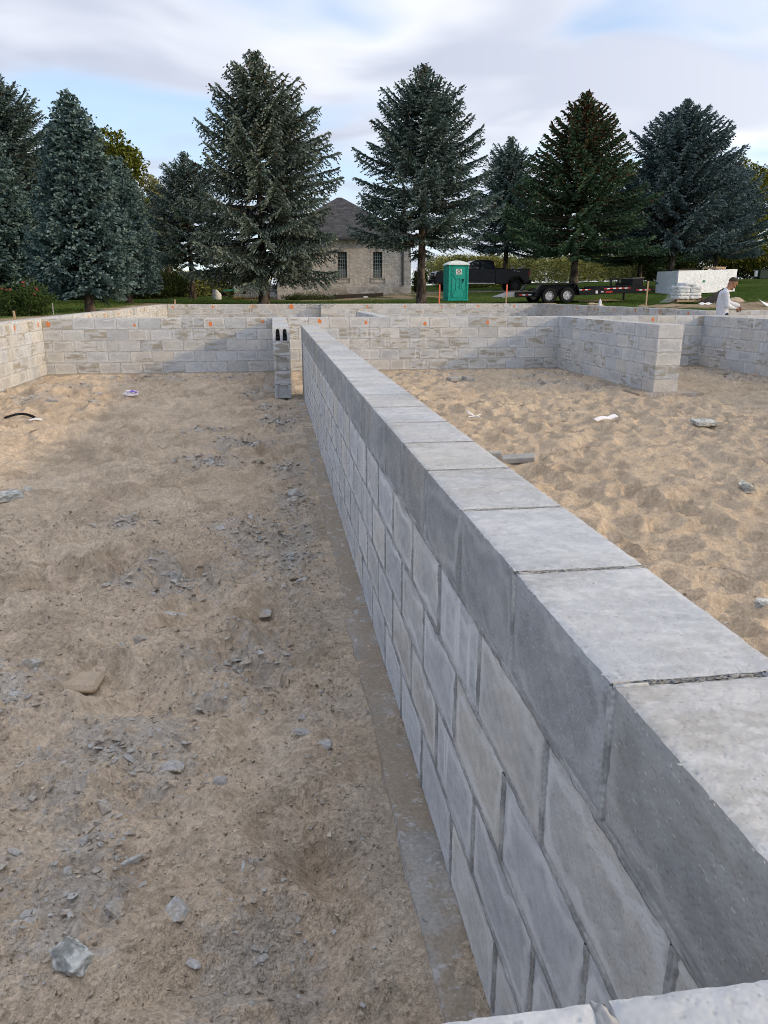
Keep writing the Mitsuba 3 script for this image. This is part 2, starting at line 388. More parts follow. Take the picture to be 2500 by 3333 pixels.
cellr = trampled(.3, 9.0, 1.5, 15.5, .175, .8, 4)
Z += cellr * .076 * np.clip((X - .3) / .3, 0, 1) * (.45 + .9 * meshkit.fbm(P3 * .9, 2, 17))
celll = trampled(-5, -.15, .3, 15.5, .25, .8, 6)
Z += celll * .14 * np.clip((-.15 - X) / .25, 0, 1) * np.clip(2.2 * (meshkit.fbm(P3 * 1.4, 3, 19) - .28), .12, 1.1)
ridge = 1 - np.abs(2 * meshkit.fbm(P3 * 7, 4, 23) - 1)
Z += (ridge ** 3 - .5) * .014
for k in range(260):
    dent(frng.uniform(-4.8, -.3), .5 + 14.8 * frng.uniform() ** 1.2, frng.normal(1.5, .8), frng.uniform(.10, .17), frng.uniform(.05, .08), frng.uniform(.010, .034), frng.uniform(.004, .014))
for cx, cy, L, W, D, rim in [(-.62, 1.42, .17, .12, .05, .008), (-.52, 2.15, .15, .10, .028, .008), (-1.25, 2.15, .16, .10, .035, .012), (-.95, 3.5, .15, .07, .045, .012), (-1.6, 2.65, .2, .07, .03, .014),
                             (-.55, 3.55, .12, .09, .035, .012), (-1.35, 6.0, .18, .1, .05, .02), (-1.0, 5.7, .14, .09, .05, .02), (-1.75, 4.9, .12, .08, .05, .015), (-1.45, 1.55, .22, .1, .03, .01), (-.9, 1.15, .16, .12, .04, .01)]:
    dent(cx, cy, frng.uniform(-.4, .6), L, W, D, rim)
# flat along the walls; the footing shows beside them
nb = (meshkit.fbm(P3 * 5, 4, 7) - .5)
foot = np.exp(-(np.clip(-.10 - X, 0, 9) / .10) ** 2) * (X < .12) * (Y < 15.5)
Z = Z * (1 - .75 * foot) + foot * (-.004 + nb * .055)
lump = np.exp(-(np.clip(X - .25, 0, 9) / .16) ** 2) * (X > .12) * (X < 2)
Z += lump * (.01 + .05 * (meshkit.fbm(P3 * 4, 3, 21) - .3)) * (X < 1.2)
pier_r = np.hypot(np.clip(np.abs(X - 5.65) - .38, 0, 9), np.clip(np.abs(Y - 11.2) - .22, 0, 9))
Z = np.where(pier_r < .25, Z * .3 - .03 * np.clip(1 - pier_r / .25, 0, 1), Z) + .05 * np.exp(-((pier_r - .38) / .12) ** 2) * (.3 + nb)
wall_f = np.exp(-(np.clip(15.3 - Y, 0, 9) / .15) ** 2) * (Y > 12)
Z = Z * (1 - .6 * wall_f) - .010 * wall_f
dpatch = dust_amount(X, Y, nb * 2.4, np.maximum, lambda q: np.clip((q - .15) / .8, 0, 1))
Z += dpatch * (.010 + .020 * (meshkit.fbm(P3 * 28, 3, 13) - .4))
Z = np.where(Y > 15.6, 0, Z) - .004
nyf = len(fy)
I, J = np.meshgrid(np.arange(len(fx) - 1), np.arange(nyf - 1), indexing='ij')
Q = np.stack([I * nyf + J, (I + 1) * nyf + J, (I + 1) * nyf + J + 1, I * nyf + J + 1], -1).reshape(-1, 4)
xc = (fx[:-1] + fx[1:])[:, None] / 2 + 0 * J; yc = (fy[:-1] + fy[1:])[None] / 2 + 0 * J
Q = Q[inside_pit(xc, yc).reshape(-1)]
put('sand_floor', (np.stack([X, Y, Z], -1).reshape(-1, 3), Q), 'm_sand', smooth=True)
labels['sand_floor'] = {'label': 'trampled brown sand floor inside the block foundation walls', 'kind': 'structure'}


def sand_z(x, y):
    i = np.clip(np.searchsorted(fx, x), 0, len(fx) - 1); j = np.clip(np.searchsorted(fy, y), 0, len(fy) - 1)
    return Z[i, j]


# ---------------------------------------------------------------- block walls
P, C, J2 = .4064, ZT / 5, .005
_bid = [0]


def block_mesh(ax, a0, a1, c0, c1, z0, z1, ch=.0035, fine=0.0, cap=False):
    """one block; uv: whole part of u = its number, of v = which face, fraction = place on the face"""
    _bid[0] += 1
    bid = _bid[0]
    if fine:
        n = [max(2, int((b - a) / fine)) for a, b in ((a0, a1), (c0, c1), (z0, z1))]
        b = trimesh.creation.box((1, 1, 1))
        V, F, o = [], [], 0
        ts = [np.linspace(0, 1, k + 1) for k in n]
        for d in range(3):
            e, g = (d + 1) % 3, (d + 2) % 3
            A, B = np.meshgrid(ts[e], ts[g], indexing='ij')
            for s in (0, 1):
                w = np.zeros(A.shape + (3,)); w[..., d] = s; w[..., e] = A; w[..., g] = B
                ii, jj = np.meshgrid(np.arange(n[e]), np.arange(n[g]), indexing='ij'); m = n[g] + 1
                q = np.stack([ii * m + jj, (ii + 1) * m + jj, (ii + 1) * m + jj + 1, ii * m + jj + 1], -1).reshape(-1, 4)
                F.append((q if s else q[:, ::-1]) + o); V.append(w.reshape(-1, 3)); o += A.size
        w = np.vstack(V); f = np.vstack(F)
        lo, sz = np.array([a0, c0, z0]), np.array([a1 - a0, c1 - c0, z1 - z0])
        v = lo + w * sz
        em = np.sort(np.minimum(w, 1 - w) * sz, axis=1)          # distance to the two nearest face planes
        edge = np.clip(1 - em[:, 1] / .012, 0, 1)
        nn = np.stack([meshkit.fbm(v * 70 + k * 31 + bid, 2, k) - .5 for k in range(3)], -1)
        n2 = np.stack([meshkit.noise(v * 290 + k * 17 + bid, k) - .5 for k in range(3)], -1)
        mid = lo + sz / 2
        v = v + nn * (.0008 + .0022 * edge[:, None]) + n2 * (.0004 + .0018 * edge[:, None]) + np.sign(mid - v) * (edge ** 2 * .0022)[:, None] * (em[:, 1:2] < .012)
        wn = w
        face = np.repeat(np.arange(6), [len(x) for x in V])
    else:
        v, f = bevel_box(a0, a1, c0, c1, z0, z1, ch)
        f = f if f.shape[1] == 3 else np.vstack([f[:, [0, 1, 2]], f[:, [0, 2, 3]]])
        tri = v[f]; nr = np.cross(tri[:, 1] - tri[:, 0], tri[:, 2] - tri[:, 0])
        d = np.abs(nr).argmax(1); s = nr[np.arange(len(f)), d] > 0
        face = np.repeat(d * 2 + s, 3); v = tri.reshape(-1, 3); f = np.arange(len(v)).reshape(-1, 3)
        wn = (v - [a0, c0, z0]) / [a1 - a0, c1 - c0, z1 - z0]
    d = face // 2
    k = np.where(d == 2, 2, np.where(d == 0, 1, 0) + int(cap))
    lu = np.where(d == 0, wn[:, 1], wn[:, 0]); lv = np.where(d == 2, wn[:, 1], wn[:, 2])
    uv = np.stack([bid + .02 + .96 * np.clip(lu, 0, 1), k + .01 + .98 * np.clip(lv, 0, 1)], 1)
    if ax == 'y':
        v = v[:, [1, 0, 2]]; f = f[:, ::-1]
    return v, f, uv


def put_block(key, ax, *a, smooth=False, **kw):
    v, f, uv = block_mesh(ax, *a, **kw)
    part(key, 'block', trimesh.Trimesh(v, f if f.shape[1] == 3 else np.vstack([f[:, [0, 1, 2]], f[:, [0, 2, 3]]]), process=False), 'm_block', smooth=smooth, uv=uv)


def block_wall(key, ax, a0, a1, c0, th, phase, show=5, z0=0.0, fine=None, skip=None, solid_top=False, thin=True, keep_end=(False, False), caps=False):
    """running bond from a0 to a1 along the axis; the lowest courses that nothing of the photograph shows are one part"""
    low = MB()
    for i in range(5):
        off = phase + (P / 2 if i % 2 else 0)
        k0 = math.floor((a0 - off) / P)
        for k in range(k0, math.ceil((a1 - off) / P) + 1):
            s, e = off + k * P + J2, off + (k + 1) * P - J2
            s, e = max(s, a0), min(e, a1)
            if e - s < .04 or (skip and skip(i, s, e)): continue
            zb = z0 + i * C + (J2 if i else 0); zt = z0 + (i + 1) * C - (J2 if i < 4 else 0)
            j = rng.uniform(-.0012, .0012, 2)
            if i < 5 - show:
                low.add(*block_mesh(ax, s, e, c0, c0 + th, zb, zt, ch=0)[:2]); continue
            fn = fine(i, s, e) if fine else 0
            put_block(key, ax, s, e, c0 + j[0], c0 + th + j[1], zb, zt, fine=fn, smooth=bool(fn), cap=(4 if i == 4 else 8) if caps else 0)
    if low.n: labels[part(key, 'lower_blocks', low, 'm_mortar')] = {'kind': 'stuff', 'label': 'lower courses of grey blocks'}
    m = MB()
    b = (a0 + .007, a1 - .007, c0 + .0055, c0 + th - .0055)
    top = ZT - .055 if solid_top else ZT - .004
    if ax == 'x': m.box(b[0], b[1], b[2], b[3], z0, z0 + top)
    else: m.box(b[2], b[3], b[0], b[1], z0, z0 + top)
    part(key, 'mortar', m, 'm_mortar')
    return key


def spray_mark(key, ax, a, c, z, s=.045, sgn=-1, seed=0):
    """a dab of orange marking paint on a block's face (a thin skin of paint with a ragged outline)"""
    r = np.random.default_rng(seed + int(1000 * abs(a)) + 7)
    m = MB()
    def dab(a, z, s, n=18):
        t = np.arange(n) * 2 * np.pi / n
        rr = s * (1 + r.uniform(-.28, .28, n))
        rim = np.stack([a + rr * np.cos(t) * .8, z + rr * np.sin(t)], 1)
        pts = np.vstack([rim, [[a, z]]])
        o = c + sgn * .0025
        v3 = np.stack([pts[:, 0], 0 * pts[:, 0] + o, pts[:, 1]], 1) if ax == 'x' else np.stack([0 * pts[:, 0] + o, pts[:, 0], pts[:, 1]], 1)
        v4 = v3.copy(); v4[:, 1 if ax == 'x' else 0] -= sgn * .006
        i = np.arange(n); j = (i + 1) % n
        f = np.vstack([np.stack([i, j, 0 * i + n], 1), np.stack([i, j + n + 1, j], 1), np.stack([i, i + n + 1, j + n + 1], 1)])
        if (ax == 'x') == (sgn > 0): f = f[:, ::-1]
        m.add(np.vstack([v3, v4]), f)
    dab(a, z, s)
    for k in range(5): dab(a + r.normal(0, s * 1.1), z + r.normal(0, s * 1.2), s * r.uniform(.08, .2), 8)
    part(key, 'paint_mark', m, 'm_orange')


def hull(q, o=(0, 0, 0)):
    h = ConvexHull(q); f = h.simplices.copy()
    nn = np.cross(q[f[:, 1]] - q[f[:, 0]], q[f[:, 2]] - q[f[:, 0]]); bad = (nn * h.equations[:, :3]).sum(1) < 0; f[bad] = f[bad][:, ::-1]
    return q + np.asarray(o), f


Y0, YE = .8146, 11.74
FARY, LX, RX, PX = 15.42, -4.74, 8.65, 5.435
TH = .247
# the long wall the camera looks along
W = thing('concrete_block_wall', 'long free-standing grey block wall running from the near right corner to the gap beside the hollow-ended stub wall', 'wall', 'concrete block foundation walls')
YN = .405
block_wall(W, 'y', YN, YE, 0.0, TH, Y0, solid_top=True, caps=True, fine=lambda i, s, e: .011 if (e < 3.3 and i >= 2) else (.016 if e < 2.9 else 0))
m = MB()
jr = np.random.default_rng(5)


def strip(mb, ys, zs, prof, seed, horizontal):
    """a mortar joint on the wall's left face, tooled and smeared: prof = offsets across the joint"""
    A, B = np.meshgrid(ys, zs, indexing='ij')
    q = np.stack([A, B, 0 * A], -1)
    nz = meshkit.fbm(q * [38, 38, 1] + seed * 13.7, 3, 5) - .5
    big = meshkit.fbm(q * [6, 6, 1] + seed * 3.7, 3, 6) - .5
    pr = prof[None, :] if horizontal else prof[:, None]
    edge = np.abs(np.linspace(-1, 1, len(zs)))[None, :] if horizontal else np.abs(np.linspace(-1, 1, len(ys)))[:, None]
    off = pr + (nz * .008 + big * .006) * (1 - edge ** 4) - .004 * edge ** 6
    v = np.stack([-off, A, B], -1).reshape(-1, 3)
    n = len(zs)
    ii, jj = np.meshgrid(np.arange(len(ys) - 1), np.arange(n - 1), indexing='ij')
    qd = np.stack([ii * n + jj, ii * n + jj + 1, (ii + 1) * n + jj + 1, (ii + 1) * n + jj], -1).reshape(-1, 4)
    mb.add(v, qd)


ys = [YN]
while ys[-1] < YE: ys.append(ys[-1] + min(.05, max(.007, .006 * ys[-1])))
ys = np.minimum(np.array(ys), YE)
for i in range(1, 5):
    wdt = .0078 if i < 4 else .009
    strip(m, ys, np.linspace(i * C - wdt, i * C + wdt, 6), np.array([-.001, .0012, .0005, -.0005, .001, -.001]), i, True)
part(W, 'bed_mortar', m, 'm_mortar_dark', smooth=True)
m = MB()
for i in range(5):
    off = Y0 + (P / 2 if i % 2 else 0)
    for k in range(-2, 30):
        yj = off + k * P
        if YN + .02 < yj < YE - .02:
            strip(m, np.linspace(yj - .0105, yj + .0105, 8), np.linspace(i * C + .005, (i + 1) * C - (.005 if i < 4 else .004), 8 if yj > 4 else 22), np.array([-.002, .0008, .0030, -.0008, -.0008, .0030, .0008, -.002]), 40 + 7 * i + k, False)
            if i == 4:
                full = jr.uniform() < (.25 if yj < 4 else .75)
                d = jr.uniform(.02, .055), jr.uniform(.02, .05)
                for x0, x1 in ([(.003, TH - .003)] if full else [(.003, d[0]), (TH - d[1], TH - .003)]): m.box(x0, x1, yj - .0062, yj + .0062, ZT - .06, ZT - jr.uniform(.0008, .0022))
                if not full:
                    for q_ in range(14):          # ragged mortar lips either side of the open crack
                        xa, xb = d[0] + (TH - d[0] - d[1]) * q_ / 14, d[0] + (TH - d[0] - d[1]) * (q_ + 1) / 14
                        m.box(xa, xb, yj - .0062, yj - jr.uniform(.0008, .0035), ZT - .06, ZT - jr.uniform(.001, .004)); m.box(xa, xb, yj + jr.uniform(.0008, .0035), yj + .0062, ZT - .06, ZT - jr.uniform(.001, .004))
part(W, 'head_mortar', m, 'm_mortar', smooth=True)
# crumbs and drips of mortar along its top edge, a dark knot in the near block
m = MB()
for k in range(150):
    yy = YN + (YE - YN) * jr.uniform() ** 1.6
    x = jr.choice([-.002, TH + .002, jr.uniform(.02, .23)], p=[.35, .3, .35])
    s = jr.uniform(.0006, .0011) * (1 + .35 * yy)
    m.add(*hull(jr.normal(size=(9, 3)) * [s, s * 1.4, s * .6], [x, yy, ZT + .0005]))
part(W, 'mortar_crumbs', m, 'm_mortar'); labels[W + '__mortar_crumbs'] = {'kind': 'stuff', 'label': 'small crumbs of dry mortar on the wall top'}

# the wall across the near end: only its far top edge shows
W = thing('concrete_block_wall', 'pale rough block wall across the bottom right corner, directly under the viewer', 'wall', 'concrete block foundation walls')
block_wall(W, 'x', -1.45, 5.0, .145, TH, -.20, fine=lambda i, s, e: .0068 if (i == 4 and -.65 < s < .2) else 0, solid_top=True)
m = MB()
ic = trimesh.creation.icosphere(4)
v = ic.vertices / np.maximum(np.abs(ic.vertices).max(1, keepdims=True) ** .5, .3) * [.0115, .15, .020]
v = v + ic.vertices * ((meshkit.fbm(v * 90 + 3, 4, 8)[:, None] - .5) * .020)
m.add(v + [-.2, .254, ZT - .0165], ic.faces)
part(W, 'joint_mortar', m, 'm_mortar', smooth=True)

# stub wall with the hollow end, left of the gap
SX0, SY = -.430, 11.33
W = thing('concrete_block_wall', 'short block stub wall whose end shows two hollow cores, left of the gap at the far end of the long wall', 'wall', 'concrete block foundation walls')
E0 = SY + .395
block_wall(W, 'y', E0 + J2, FARY - .003, SX0, TH, E0, solid_top=False)


def end_block(kind, i):
    zb, zt = i * C + (J2 if i else 0), (i + 1) * C - (J2 if i < 4 else 0)
    x0, x1 = SX0, SX0 + TH
    _bid[0] += 1
    if kind == 'hollow':
        h = zt - zb
        def core(cx):
            return Polygon([(cx - .036, -.01), (cx - .026, h * .72), (cx - .018, h * .82), (cx, h * .86), (cx + .018, h * .82), (cx + .026, h * .72), (cx + .036, -.01)])
        pl = sbox(0, 0, TH, h).difference(core(.075)).difference(core(TH - .070))
        mm = MB().prism(pl, SY, E0 - J2).mesh(); mm.vertices += [x0, 0, zb]
    elif kind == 'groove':
        pl = Polygon([(0, 0), (.045, 0), (.052, .028), (.066, .030), (TH - .066, .030), (TH - .052, .028), (TH - .045, 0), (TH, 0), (TH, .39), (0, .39)])
        mm = trimesh.creation.extrude_polygon(pl, zt - zb, engine='earcut'); mm.vertices += [x0, SY, zb]
        rib = MB()
        for a, b in ((.006, .016), (.026, .040), (TH - .040, TH - .026), (TH - .016, TH - .006)): rib.box(x0 + a, x0 + b, SY - .006, SY + .004, zb + .004, zt - .004)
        mm = trimesh.util.concatenate([mm, rib.mesh()])
    else:
        v, f = bevel_box(x0, x1, SY, E0 - J2, zb, zt, .003); mm = MB().add(v, f).mesh()
    mm = trimesh.Trimesh(mm.vertices[mm.faces].reshape(-1, 3), np.arange(len(mm.faces) * 3).reshape(-1, 3), process=False)
    v = mm.vertices; w = (v - v.min(0)) / (v.max(0) - v.min(0))
    uv = np.stack([_bid[0] + .02 + .96 * w[:, 0], .01 + .98 * w[:, 2]], 1)
    part(W, 'block', mm, 'm_block', uv=uv)


for i, kind in enumerate(['groove', 'solid', 'groove', 'solid', 'hollow']): end_block(kind, i)
m = MB()
for i in range(1, 5): m.box(SX0 + .006, SX0 + TH - .006, SY + .012, E0, i * C - J2 - .001, i * C + J2 + .001)
m.box(SX0 + .1, SX0 + .155, SY + .35, E0 - .01, 4 * C, ZT - .03)
jq = np.random.default_rng(12)
for zc, sg in ((3 * C - .012, 1), (2 * C + .01, 1), (1 * C, 1)):
    m.add(*hull(jq.normal(size=(16, 3)) * [.05, .008, .012], [SX0 + TH * .55, SY + .004, zc]))
part(W, 'mortar', m, 'm_mortar')

# far cross wall with its orange marks
W = thing('concrete_block_wall', 'far cross wall of mottled grey blocks with orange paint dabs along its top course', 'wall', 'concrete block foundation walls')
block_wall(W, 'x', LX + .003, 15.6, FARY, TH, -4.60, show=5)
for k, xx in enumerate([-4.62, -3.05, -1.62, -.62, .49, 1.42, 2.62, 3.92, 7.5]): spray_mark(W, 'x', xx, FARY, ZT - .1 + .03 * math.sin(5 * k), .038 + .012 * math.sin(3 * k + 1), seed=k)
# left outer wall: near part and the part beyond the cross wall
W = thing('concrete_block_wall', 'sunlit pale block wall along the left edge, in front of the far cross wall', 'wall', 'concrete block foundation walls')
block_wall(W, 'y', 5.5, FARY + TH, LX - TH, TH, 5.5 + .1)
for k, yy in enumerate([12.55, 13.85, 15.2]): spray_mark(W, 'y', yy, LX, ZT - .1, .045, sgn=1, seed=20 + k)
W = thing('concrete_block_wall', 'bright sunlit block wall receding on the left behind the far cross wall', 'wall', 'concrete block foundation walls')
block_wall(W, 'y', FARY + TH + .004, 33.2, LX - TH, TH, 5.7, show=3)
for k in range(7): spray_mark(W, 'y', 17.4 + 1.85 * k, LX, ZT - .11, .04, sgn=1, seed=30 + k)
# back wall
W = thing('concrete_block_wall', 'rearmost block wall just below the lawn, parallel to the far cross wall, with faint orange dabs', 'wall', 'concrete block foundation walls')
block_wall(W, 'x', LX + .003, 11.2, 33.2, TH, -4.7, show=3)
for k in range(10): spray_mark(W, 'x', -4.5 + 1.62 * k, 33.2, ZT - .11, .05 if k != 3 else .1, seed=50 + k)
block_wall(W, 'y', 32.75, 33.197, 1.58, .42, 33.197, show=3)
# wall coming forward on the right behind the cross wall, and its return in front of the man
W = thing('concrete_block_wall', 'block wall receding on the right below the trailer, behind the far cross wall', 'wall', 'concrete block foundation walls')
block_wall(W, 'y', 19.7 + TH + .003, 33.195, 11.2, TH, 20.1, show=3)
for k in range(8): spray_mark(W, 'y', 20.6 + 1.63 * k, 11.2, ZT - .1, .05, sgn=-1, seed=70 + k)
W = thing('concrete_block_wall', 'low block wall the man in white rests his hands on', 'wall', 'concrete block foundation walls')
block_wall(W, 'x', 11.2, 18.0, 19.7, TH, 11.3, show=3)
W = thing('concrete_block_wall', 'block wall seen by its top, standing behind the far cross wall near the middle', 'wall', 'concrete block foundation walls')
block_wall(W, 'y', FARY + TH + .004, 20.3, 1.73, TH, 15.9, show=3)
# right stub wall with its wide end
W = thing('concrete_block_wall', 'block stub wall ending in a smooth stack of five wide end blocks, right of the sand yard', 'wall', 'concrete block foundation walls')
PY = 11.17
block_wall(W, 'y', PY + .40, FARY - .003, PX, TH, PY + .40 + J2)
for i in range(5):
    zb, zt = i * C + (J2 if i else 0), (i + 1) * C - (J2 if i < 4 else 0)
    put_block(W, 'x', PX, PX + .405, PY, PY + .395, zb, zt)
m = MB(); m.box(PX + .006, PX + .4, PY + .006, PY + .398, 0, ZT - .005); part(W, 'mortar', m, 'm_mortar')
# right outer wall
W = thing('concrete_block_wall', 'shaded block wall at the right edge, left of it the sand yard', 'wall', 'concrete block foundation walls')
block_wall(W, 'y', 5.2, FARY - .003, RX, TH, 5.3)
# wall outside the frame on the right, whose shade lies on the near sand
W = thing('concrete_block_wall', 'block wall just outside the right edge that shades the near right sand', 'wall', 'concrete block foundation walls')
block_wall(W, 'y', .40, 3.35, PX, TH, .5, show=1)


# ---------------------------------------------------------------- footings
def footing(x0, x1, y0, y1, z=.003, step=.03):
    nx_, ny_ = max(2, int((x1 - x0) / step)), max(2, int((y1 - y0) / step))
    A, B = np.meshgrid(np.linspace(x0, x1, nx_ + 1), np.linspace(y0, y1, ny_ + 1), indexing='ij')
    q = np.stack([A, B, 0 * A], -1)
    zz = z + (meshkit.fbm(q * 6, 3, 31) - .5) * .010
    ex = np.minimum(np.minimum(A - x0, x1 - A), np.minimum(B - y0, y1 - B))
    zz = np.where(ex < 1e-6, -.14, zz)
    w = (meshkit.fbm(q * 4, 3, 33) - .5) * .03
    v = np.stack([A + w * (ex < .06), B, zz], -1).reshape(-1, 3); n = ny_ + 1
    ii, jj = np.meshgrid(np.arange(nx_), np.arange(ny_), indexing='ij')
    return v, np.stack([ii * n + jj, (ii + 1) * n + jj, (ii + 1) * n + jj + 1, ii * n + jj + 1], -1).reshape(-1, 4)


m = MB()
m.add(*footing(-.135, .40, .45, 11.95, z=-.003, step=.026))
m.add(*footing(-.66, -.05, 12.0, FARY, z=.006, step=.05))
m.add(*footing(LX - .1, RX + .4, FARY - .12, FARY + .4, z=.002, step=.06))
m.add(*footing(LX - .4, LX + .13, 5.5, FARY - .13, z=.001, step=.06))
m.add(*footing(PX - .16, PX + .42, 11.6, FARY - .13, z=.003, step=.05))
m.add(*footing(PX - .34, PX + .78, PY - .22, 11.59, z=.012, step=.035))
m.add(*footing(RX - .16, RX + .42, 5.2, FARY - .13, z=.002, step=.06))
put('footing_slab', m, 'm_footing', smooth=40)
labels['footing_slab'] = {'label': 'dusty concrete footing strips under the block walls', 'category': 'footing', 'kind': 'structure'}


# ---------------------------------------------------------------- trees and other plants
def rhombs(c, d, s, ln, wd, col, fold=.25, double=True):
    """needle sprays / leaves: centre c, direction d, side s (unit), length, width, colour"""
    n = np.cross(d, s)
    ln, wd = ln[:, None], wd[:, None]
    v = np.stack([c - d * ln * .5, c + s * wd * .5 - n * wd * fold, c + d * ln * .5, c - s * wd * .5 - n * wd * fold], 1)
    f = np.arange(len(c))[:, None, None] * 4 + np.array([[0, 1, 2], [0, 2, 3]])
    V, F, K = [v.reshape(-1, 3)], [f.reshape(-1, 3)], [np.repeat(col, 4, 0)]
    if double:
        v = np.stack([c - d * ln * .5, c + n * wd * .5, c + d * ln * .5, c - n * wd * .5], 1)
        V.append(v.reshape(-1, 3)); F.append(f.reshape(-1, 3) + 4 * len(c)); K.append(np.repeat(col, 4, 0))
    return np.vstack(V), np.vstack(F), np.vstack(K)


def unit(v): return v / np.maximum(np.linalg.norm(v, axis=-1, keepdims=True), 1e-9)


def spruce(seed, H, R, z0, pw=.9, lev=.30, per=6, dark=(0.039, 0.060, 0.052), light=(0.111, 0.153, 0.140), tip=(0.195, 0.247, 0.231), spray=(.15, .055), tw=.10, droop=.32, cones=0, gap=.12, hang=.35, brown=0, extra=(), spike=1.0, capk=1.3):
    r = np.random.default_rng(seed)
    C_, D_, S_, L_, W_, K_ = [], [], [], [], [], []
    wood = MB()
    z = z0; zl = 0
    hs = np.linspace(0, H * .97, 9)
    for a, b in zip(hs[:-1], hs[1:]):
        wood.tube([r.normal(0, .01), 0, a], [0, 0, b], .021 * H * (1 - a / H) ** .8 * (1.35 if a == 0 else 1), .021 * H * (1 - b / H) ** .8, n=9, cap=False)
    limbs = MB()
    dark, light, tip = map(np.array, (dark, light, tip))
    while z < H - .12:
        t = (z - z0) / (H - z0)
        n = per if t < .8 else per - 1
        a0 = r.uniform(0, 6.28)
        now = [e for e in extra if zl < e[0] <= z]; zl = z
        for k in range(n + len(now)):
            if k < n and r.uniform() < gap * (1 - t): continue
            az = a0 + k * 6.283 / n + r.normal(0, .22)
            tp = H - z
            L = R * (1 - t) ** pw * (1 - .22 * math.exp(-t * 12)) * r.uniform(.72, 1.12) + .10
            L = min(L, .08 + .34 * min(tp, spike) + capk * max(0, tp - spike))
            zb = z + r.uniform(-.12, .12)
            slope = -droop * (1 - t) ** 1.1 + .75 * t ** 1.6 + r.normal(0, .07) + (.5 if tp < spike else 0)
            up = .18 + .16 * r.uniform()
            if k >= n: az, L, slope, up = now[k - n][1:]
            h = np.array([math.cos(az), math.sin(az), 0]); sd = np.array([-h[1], h[0], 0])
            bend = r.normal(0, .12)
            def at(s): return h * (L * s)[..., None] + sd * (L * bend * s * s)[..., None] + np.array([0, 0, 1.0]) * (zb + L * (slope * s + up * s * s))[..., None]
            if L > .5: limbs.tube(at(np.array(0.02)), at(np.array(.75)), .012 + .011 * L, .006, n=4, cap=False)
            # side twigs
            ns = max(3, int(L / tw))
            s = np.linspace(.16 if L > 1 else .05, 1.0, ns) + r.uniform(-.02, .02, ns)
            for side in (-1, 1, 0):
                if side == 0:                                   # along the branch itself
                    m = max(3, int(L / .055)); q = np.linspace(.06, 1.02, m)
                    c = at(q); d = unit(at(q + .02) - at(q - .02) + r.normal(0, .012, (m, 3)))
                    tipness = (q > .86).astype(float)
                else:
                    lt = np.minimum(np.clip(.42 * L * np.clip(1 - s, 0, 1) ** .8 + .20, .16, .66), .55 * L) * r.uniform(.7, 1.2, ns)
                    fw = r.uniform(.45, .75, ns)
                    dt = unit(h * fw[:, None] + sd * side * (1 - fw * .4)[:, None] + np.array([0, 0, 1.0]) * (r.normal(-hang * (1 - t) * .55, .13, ns))[:, None])
                    m = np.maximum(2, (lt / (spray[0] * .48)).astype(int))
                    idx = np.repeat(np.arange(ns), m)
                    q = np.concatenate([np.linspace(.12, 1, k) for k in m])
                    c = at(s)[idx] + dt[idx] * (lt[idx] * q)[:, None] + np.array([0, 0, -1.0]) * (hang * .30 * lt[idx] * q ** 2)[:, None]
                    d = unit(dt[idx] + r.normal(0, .32, (len(idx), 3)) + np.array([0, 0, -1.0]) * (hang * .5 * q)[:, None])
                    tipness = (q > .8).astype(float) * (r.uniform(size=len(q)) < .75)
                C_.append(c + r.normal(0, .018, c.shape)); D_.append(d)
                S_.append(unit(np.cross(d, unit(r.normal(size=c.shape)))))
                big = 1.75 if side == 0 else 1.0
                ln = spray[0] * r.uniform(.75, 1.25, len(c)) * big; L_.append(ln); W_.append(spray[1] * r.uniform(.8, 1.4, len(c)) * big * 1.25)
                mixv = r.uniform(0, 1, (len(c), 1)) ** 1.4
                col = dark * (1 - mixv) + light * mixv
                tw_ = (tipness * r.uniform(.25, .85, len(c)))[:, None]
                col = col * (1 - tw_) + tip * tw_
                if brown: 
                    bm = (r.uniform(size=(len(c), 1)) < brown * t ** 1.5)
                    col = np.where(bm, np.array([.115, .062, .032]) * r.uniform(.6, 1.2, (len(c), 1)), col)
                K_.append(col)
        z += lev * (1 - .45 * t) * r.uniform(.8, 1.2)
    # leader
    m = 12; q = np.linspace(0, 1, m)
    C_.append(np.stack([0 * q, 0 * q, H - .75 + .75 * q], 1)); D_.append(unit(r.normal(0, .35, (m, 3)) + [0, 0, 1])); S_.append(unit(np.cross(D_[-1], r.normal(size=(m, 3)))))
    L_.append(np.full(m, .17)); W_.append(np.full(m, .05)); K_.append(np.tile(light, (m, 1)))
    v, f, k = rhombs(np.vstack(C_), np.vstack(D_), np.vstack(S_), np.concatenate(L_), np.concatenate(W_), np.clip(np.vstack(K_), 0, 1))
    cn = MB()
    for i in range(cones):
        t = 1 - r.uniform(0, 1) ** 1.3 * .42
        zz = z0 + (H - z0) * t; rr = R * (1 - t) ** pw * r.uniform(.35, .9); az = r.uniform(0, 6.28)
        o = np.array([rr * math.cos(az), rr * math.sin(az), zz])
        cn.tube(o, o + [r.normal(0, .02), r.normal(0, .02), -.11], .022, .008, n=5)
    return wood, limbs, (v, f, k), cn


mat('m_cone', (.20, .105, .05))


